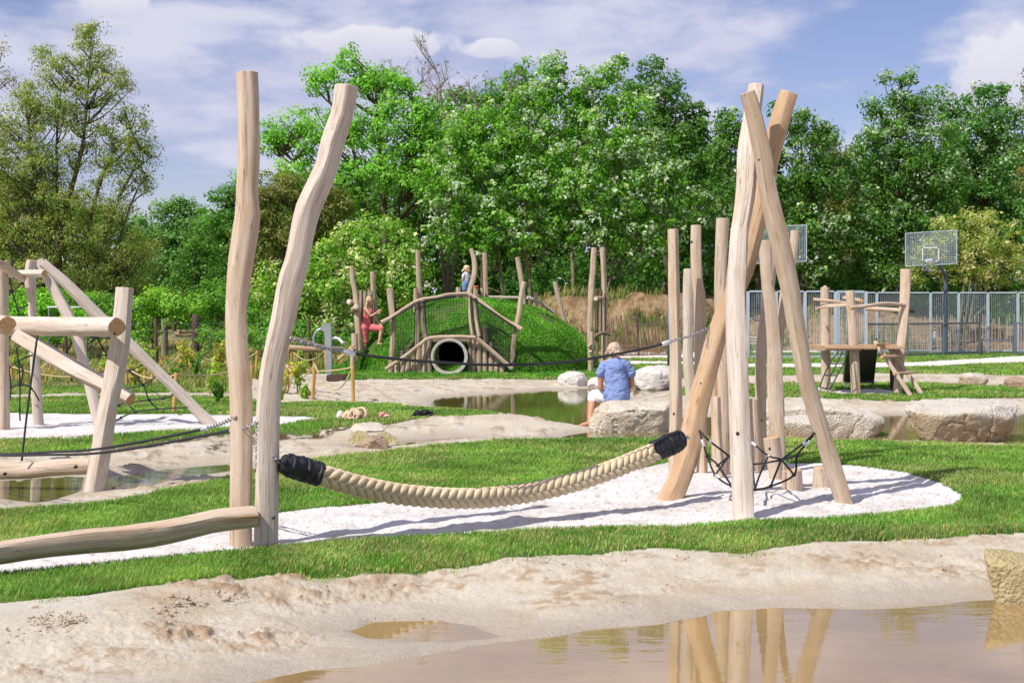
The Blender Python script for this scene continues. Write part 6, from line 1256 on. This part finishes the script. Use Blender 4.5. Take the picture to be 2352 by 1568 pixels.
# nearly leafless tree
def bare_tree():
    e = empty('bare_tree', P(1030, 720, 66), 'almost leafless tree with thin bare twigs rising behind the green crowns', 'tree'); r = np.random.default_rng(5); mb = MB(); tips = []
    def grow(p, d, ln, rad, lv):
        q = [p]; dd = d.copy()
        for _ in range(4): dd = dd + r.normal(size=3) * .11 + np.array([0, 0, .03]); dd /= np.linalg.norm(dd); q.append(q[-1] + dd * ln / 4)
        mb.tube(q, np.linspace(rad, rad * .55, 5), 5 if lv > 1 else 4, False)
        if lv == 0: tips.append(q[-1]); return
        for k in range(3 if lv > 1 else 4):
            j = int(r.integers(2, 5)); nd = dd + r.normal(size=3) * .48; nd[2] = abs(nd[2]) * .8 + .25; nd /= np.linalg.norm(nd); grow(q[j], nd, ln * r.uniform(.62, .86), rad * .55, lv - 1)
    for x0, x1, y1 in ((1030, 985, 330), (1030, 1025, 300), (1030, 1075, 330)):
        a = np.array(P(x0, 720, 66)); b = np.array(P(x1, y1, 66)); mb.tube([a, (a + b) / 2, b], [.09, .085, .08], 7); d = (b - a) / np.linalg.norm(b - a) * .8 + np.array([(x1 - 1030) / 140, 0, .2]); d /= np.linalg.norm(d); grow(b, d, 1.75, .085, 4)
    mb.build('branches', M['bark_dead'], e); T_ = np.array(tips); T_ = T_[r.random(len(T_)) < .22]
    V, q, C = leaf_cloud(T_, .12, 5, .11, ((.10,.08,.04),(.13,.16,.05)), 3); fast_mesh('crown', V, q, M['leaf'], C, 4, False, e)
bare_tree()
tree('tree', 'green tree with a pointed top and whitish leaf undersides left of the middle', 'tree', 57, [[(1222,745,15),(1215,640,14),(1200,520,11),(1195,380,8),(1230,220,4)],[(1160,700,9),(1148,600,9),(1130,480,7),(1110,360,4)],[(1205,700,8),(1180,560,7),(1165,430,4)]],
     [(1268,140,16,28),(1265,185,38,40),(1225,235,60,50),(1290,260,60,60),(1110,290,60,50),(1060,330,60,60),(1180,330,90,70),(1020,420,55,80),(1110,420,100,80),(1230,420,100,80),(1060,520,80,60),(1180,530,110,70),(1290,500,60,80),(1130,590,40,16)], .19, MAPLE, .95, .42, 34, 'bark_pale', .30, PU, seed=12, limb=.16)
tree('tree', 'green tree with whitish leaf undersides and a clear straight trunk above the mound', 'tree', 56.5, [[(1318,738,13),(1316,620,12),(1310,500,10),(1320,360,7),(1370,220,3)],[(1384,700,12),(1392,560,11),(1405,440,8),(1415,300,4)],[(1392,570,8),(1430,500,6),(1480,420,4)],[(1390,575,7),(1345,520,5),(1330,440,4)]],
     [(1418,140,18,24),(1400,180,34,34),(1350,185,26,30),(1370,240,60,50),(1450,250,55,50),(1350,330,80,70),(1450,340,80,70),(1520,400,60,70),(1340,440,90,70),(1450,450,90,70),(1390,530,100,55),(1500,520,60,60),(1560,470,40,70),(1500,605,34,10)], .19, MAPLE, .95, .42, 34, 'bark_pale', .34, PU, seed=13, limb=.14)
tree('tree', 'dark rounded tree behind the whitish leaved ones, left of the tripod', 'tree', 63, [[(1530,720,22),(1530,500,18),(1520,300,8)]],
     [(1500,165,34,28),(1460,210,40,36),(1530,220,55,50),(1570,290,60,60),(1600,260,22,30),(1510,320,80,60),(1590,380,60,80),(1560,480,80,80),(1600,560,60,70)], .19, DARK, 1.0, .45, 36, 'bark', .06, PU, seed=14)
tree('tree', 'distant crown showing between the light green tree and the pointed one', 'tree', 70, [[(1110,720,20),(1110,400,14),(1110,250,6)]],
     [(1150,215,50,35),(1090,240,45,35),(1050,230,30,30),(1200,170,36,34),(1170,260,70,50),(1060,300,80,60)], .22, MAPLE, 1.0, .5, 30, 'bark', 0, seed=15)
tree('tree', 'dark green tree with two leafy spikes directly behind the tripod', 'tree', 59, [[(1740,720,20),(1742,560,16),(1745,380,8)],[(1840,720,14),(1842,500,10),(1840,330,5)]],
     [(1665,270,20,24),(1690,300,44,40),(1660,360,50,50),(1740,360,60,60),(1842,250,14,24),(1780,245,12,24),(1830,300,50,46),(1890,330,40,50),(1700,450,90,70),(1820,400,80,70),(1900,420,50,60),(1750,540,110,70),(1870,530,80,80),(1650,560,50,80),(1820,620,90,40)], .19, DARK, 1.0, .44, 36, 'bark', .22, PU, seed=16)
tree('tree', 'brownish green bushy tree filling the gap right of the tripod', 'tree', 64, [[(1900,720,16),(1900,560,12),(1905,400,6)]],
     [(1890,320,40,30),(1920,380,60,60),(1900,470,70,60),(1950,500,70,70),(1900,580,80,60)], .17, BROWNG, 1.0, .42, 36, 'bark', .03, PU, seed=17)
tree('tree', 'broad dark green tree with a ragged peak between the two basketball hoops', 'tree', 60, [[(2060,720,24),(2062,560,20),(2060,380,12),(2060,260,5)]],
     [(2040,185,14,18),(2088,180,18,22),(2070,225,48,42),(2010,250,26,26),(2120,250,46,40),(2030,310,80,60),(2130,330,80,60),(1985,390,60,70),(2080,410,100,80),(2170,430,70,80),(2000,520,80,80),(2110,530,100,80),(2030,620,100,50)], .17, DARK, 1.0, .42, 36, 'bark', .16, PU, seed=18)
tree('tree', 'wide deep green tree behind the right basketball hoop', 'tree', 63, [[(2260,720,24),(2262,520,18),(2265,320,8)]],
     [(2160,215,14,18),(2170,270,50,44),(2230,220,24,22),(2285,215,40,26),(2240,290,70,60),(2310,290,60,60),(2200,370,80,70),(2300,400,80,80),(2220,480,90,70),(2330,520,60,90),(2250,600,90,60)], .19, ((.03,.10,.015),(.06,.16,.03),(.10,.20,.05)), 1.0, .46, 36, 'bark', .10, PU, seed=19)
tree('tree', 'tree with reddish shoot tips cut by the right edge of the picture', 'tree', 51, [[(2420,720,24),(2410,480,16),(2400,260,6)]],
     [(2368,190,18,50),(2400,280,55,60),(2380,390,40,70),(2420,480,60,80),(2370,600,34,60)], .15, ((.05,.12,.02),(.10,.15,.04),(.22,.13,.07)), 1.0, .38, 36, 'bark', .12, PU, seed=20)
tree('flowering_shrub', 'yellowish shrub with pale blossom and many slender stems behind the right hoop', 'shrub', 56.5, [[(2200,690,7),(2215,600,6),(2180,520,3)],[(2190,690,6),(2150,610,5),(2120,570,3)],[(2215,690,7),(2255,600,5),(2290,530,3)],[(2210,690,6),(2235,590,5),(2240,500,3)]],
     [(2240,500,60,30),(2170,540,60,45),(2270,550,80,50),(2120,590,40,34),(2330,590,34,50),(2210,600,90,50),(2100,640,26,26),(2290,640,50,30)], .12, ((.10,.17,.02),(.17,.24,.04),(.26,.28,.09)), .62, .32, 34, 'bark_pale', .42, (.66,.60,.36), seed=21, limb=.35, lr=.016)
tree('flowering_shrub', 'large pale flowering elder shrub between the crooked pole and the mound', 'shrub', 47, [[(830,735,16),(840,640,11),(860,540,5)],[(780,735,12),(770,640,9),(740,590,4)],[(900,735,10),(920,650,6)]],
     [(860,530,60,34),(800,570,60,44),(920,570,40,44),(740,600,50,40),(860,620,100,50),(940,640,44,50),(770,660,80,46),(700,660,50,50),(890,690,90,34),(640,650,44,44),(610,690,50,50),(680,720,70,40),(780,730,90,30)], .14, ((.07,.17,.02),(.14,.27,.035),(.22,.33,.07)), 1.0, .34, 36, 'bark', .30, (.66,.68,.42), seed=22, limb=.25)
tree('tree', 'rusty green hawthorn like tree behind the two tall poles', 'tree', 60, [[(690,720,16),(690,560,12),(700,420,6)]],
     [(700,440,70,40),(640,430,50,40),(760,480,60,50),(600,470,50,50),(680,520,90,60),(590,560,60,60),(760,560,50,40)], .15, BROWNG, 1.0, .38, 38, 'bark', 0, seed=23)
tree('tree', 'mid green tree left of the straight pole in the background wood', 'tree', 72, [[(520,720,14),(520,560,10),(520,480,5)]],
     [(520,450,40,30),(560,430,34,40),(500,510,60,50),(560,540,60,70),(490,590,70,50)], .2, ((.04,.12,.02),(.07,.18,.03),(.10,.22,.04)), 1.0, .46, 34, 'bark', 0, seed=24)
tree('tree', 'hazy mid green tree right of the big willow in the background', 'tree', 84, [[(400,720,14),(400,560,10),(400,490,5)]],
     [(400,480,44,30),(440,500,50,40),(360,520,50,50),(420,570,80,50),(370,620,80,50),(460,640,70,40)], .24, ((.05,.12,.03),(.09,.19,.05),(.13,.23,.08)), 1.0, .55, 34, 'bark', 0, seed=25)
tree('tree', 'shadowy narrow tree in front of the far wood between willow and straight pole', 'tree', 66, [[(450,740,10),(445,640,8),(450,560,4)]],
     [(455,560,36,34),(430,610,44,40),(480,630,50,40),(440,670,70,36),(520,680,50,34)], .17, DARK, 1.0, .42, 34, 'bark', 0, seed=26)
tree('willow_tree', 'huge airy willow with sky showing through its windblown olive crown on the left', 'tree', 50, [[(120,730,34),(130,600,30),(150,480,20),(190,330,10),(210,100,3)],[(140,540,16),(230,420,10),(300,300,4)],[(130,560,16),(80,400,10),(60,240,4)],[(150,500,12),(280,440,8),(350,360,3)],[(140,520,12),(130,350,8),(140,210,3)],[(200,470,9),(300,470,6),(355,390,3)]],
     [(205,70,34,26,0,1.5),(215,130,50,44,0,1.25),(150,170,60,44,0,1.2),(260,200,50,50,0,1.1),(90,130,26,30,0,1.2),(180,250,80,60,0,1.1),(290,290,60,50,0,1.0),(325,350,40,50,0,1.0),(230,350,80,60,0,1.0),(100,260,60,70,0,1.0),(60,220,40,50,0,.9),(30,290,44,60,0,1.0),(60,350,60,50,0,1.0),(0,360,50,60,0,1.0),(310,420,50,34,0,1.0),(110,370,80,50,0,1.2),
      (60,430,90,50),(170,460,100,50),(260,480,60,40),(50,520,90,60),(160,550,100,60),(260,560,70,60),(60,620,90,60),(180,640,100,60),(290,640,60,50),(0,480,60,90),(320,590,50,50)], .145, OLIVE, 1.0, .38, 40, 'bark', .05, (.36,.38,.26), seed=27, asp=.3, droop=.8, limb=.45, lr=.03)
tree('tree', 'reddish tinged crown cut by the left edge above the willow', 'tree', 46, [[(-60,740,26),(-50,480,16),(-30,220,6)]],
     [(-10,120,26,40,0,.7),(-20,190,44,44,0,.7),(-50,300,60,70,0,.9),(-60,440,70,80)], .13, ((.09,.13,.03),(.17,.17,.06),(.26,.17,.08)), 1.0, .34, 34, 'bark', .05, seed=28, asp=.35, droop=.5)
tree('bramble_bush', 'bright green bramble bush behind the crossbar of the near climbing frame', 'shrub', 43, [[(110,760,6),(112,720,4),(115,690,3)]],
     [(110,690,50,30),(70,720,60,30),(160,730,60,30),(40,690,40,26),(120,760,80,24)], .12, ((.07,.20,.02),(.14,.32,.03),(.22,.40,.06)), 1.0, .28, 34, 'bark', 0, seed=29, limb=.15, lr=.012)
tree('bramble_bush', 'leafy bramble bush right of the leaning post of the near frame', 'shrub', 44, [[(350,770,6),(352,730,4),(355,700,3)]],
     [(350,690,44,26),(320,720,44,30),(390,710,50,34),(330,760,40,34),(430,700,40,26),(440,735,30,22)], .12, ((.07,.18,.02),(.13,.27,.03),(.22,.34,.06)), 1.0, .28, 34, 'bark', 0, seed=30, limb=.15, lr=.012)
tree('bramble_bush', 'dark green bush just left of the straight tall pole', 'shrub', 45, [[(500,780,6),(502,740,4),(505,700,3)]],
     [(490,680,40,40),(530,700,44,44),(470,740,30,34),(520,760,50,30),(560,730,34,50)], .12, ((.04,.12,.015),(.08,.20,.02),(.14,.27,.05)), 1.0, .3, 34, 'bark', 0, seed=31, limb=.15, lr=.012)
tree('bramble_bush', 'ivy covered bush behind the wire fence between the two tall poles', 'shrub', 43.5, [[(600,800,6),(602,740,4),(605,700,3)]],
     [(590,740,30,40),(640,750,44,34),(700,765,50,28),(760,770,50,26),(620,790,44,20)], .12, ((.05,.15,.015),(.10,.24,.03),(.17,.32,.06)), 1.0, .28, 34, 'bark', 0, seed=32, limb=.15, lr=.012)
tree('bramble_bush', 'shrub thicket behind the crossbar and the sloping legs on the left', 'shrub', 47, [[(200,780,6),(202,740,4),(205,700,3)]],
     [(200,700,60,34),(260,710,50,40),(230,750,60,34),(290,760,40,36),(170,760,60,30)], .12, ((.05,.15,.015),(.10,.23,.03),(.16,.30,.05)), .8, .3, 34, 'bark', 0, seed=33, limb=.15, lr=.012)
tree('bramble_bush', 'dark shrub at the left edge behind the nets of the far frame', 'shrub', 47, [[(0,780,6),(2,740,4),(5,700,3)]],
     [(-20,700,60,40),(40,750,60,34),(-30,770,50,30),(90,775,40,24)], .12, ((.04,.12,.015),(.08,.20,.025),(.14,.27,.05)), .8, .3, 34, 'bark', 0, seed=34, limb=.15, lr=.012)
tree('bramble_bush', 'tall nettle like thicket just left of the straight tall pole', 'shrub', 42, [[(500,820,6),(502,780,4),(505,740,3)]],
     [(490,770,40,24),(530,780,44,26),(560,760,30,30),(470,790,24,18)], .11, ((.05,.15,.015),(.10,.23,.03),(.18,.30,.06)), .8, .28, 34, 'bark', 0, seed=35, limb=.15, lr=.012)
# dense background wood, one mass nobody could count
r = np.random.default_rng(77); cent = []
prof_x = [-300, 0, 330, 420, 560, 600, 760, 1000, 1250, 1600, 1760, 1900, 2000, 2352, 2700]; prof_y = [380, 400, 520, 520, 480, 470, 430, 350, 300, 320, 420, 430, 380, 330, 300]
for k in range(5200):
    x = r.uniform(-250, 2620); yt = np.interp(x, prof_x, prof_y); Yd = r.uniform(70, 84) + (18 if x < 560 else 0); y = r.uniform(yt, 735); cent.append(P(x, y, Yd))
V, q, C = leaf_cloud(np.array([list(c) for c in cent]), .85, 26, .36, ((.025,.07,.012),(.045,.11,.018),(.07,.15,.025)), 5, 0, upb=.3)
o = fast_mesh('background_wood', V, q, M['leaf'], C, 4); tag(o, 'dense dark mass of woodland closing the view behind the trees', 'woodland', kind='stuff')
r = np.random.default_rng(78); cent = []
for k in range(1500):
    x = r.uniform(940, 2600); Yd = r.uniform(60, 67); p = P(x, 700, Yd); p.z = gz(p.x, p.y) + abs(r.normal(0, .9)); cent.append(p)
V, q, C = leaf_cloud(np.array([list(c) for c in cent]), .5, 22, .18, ((.02,.07,.012),(.04,.12,.02),(.07,.16,.02)), 6, 0)
o = fast_mesh('undergrowth', V, q, M['leaf'], C, 4); tag(o, 'dark leafy undergrowth at the foot of the wood above the earth bank', 'undergrowth', kind='stuff')
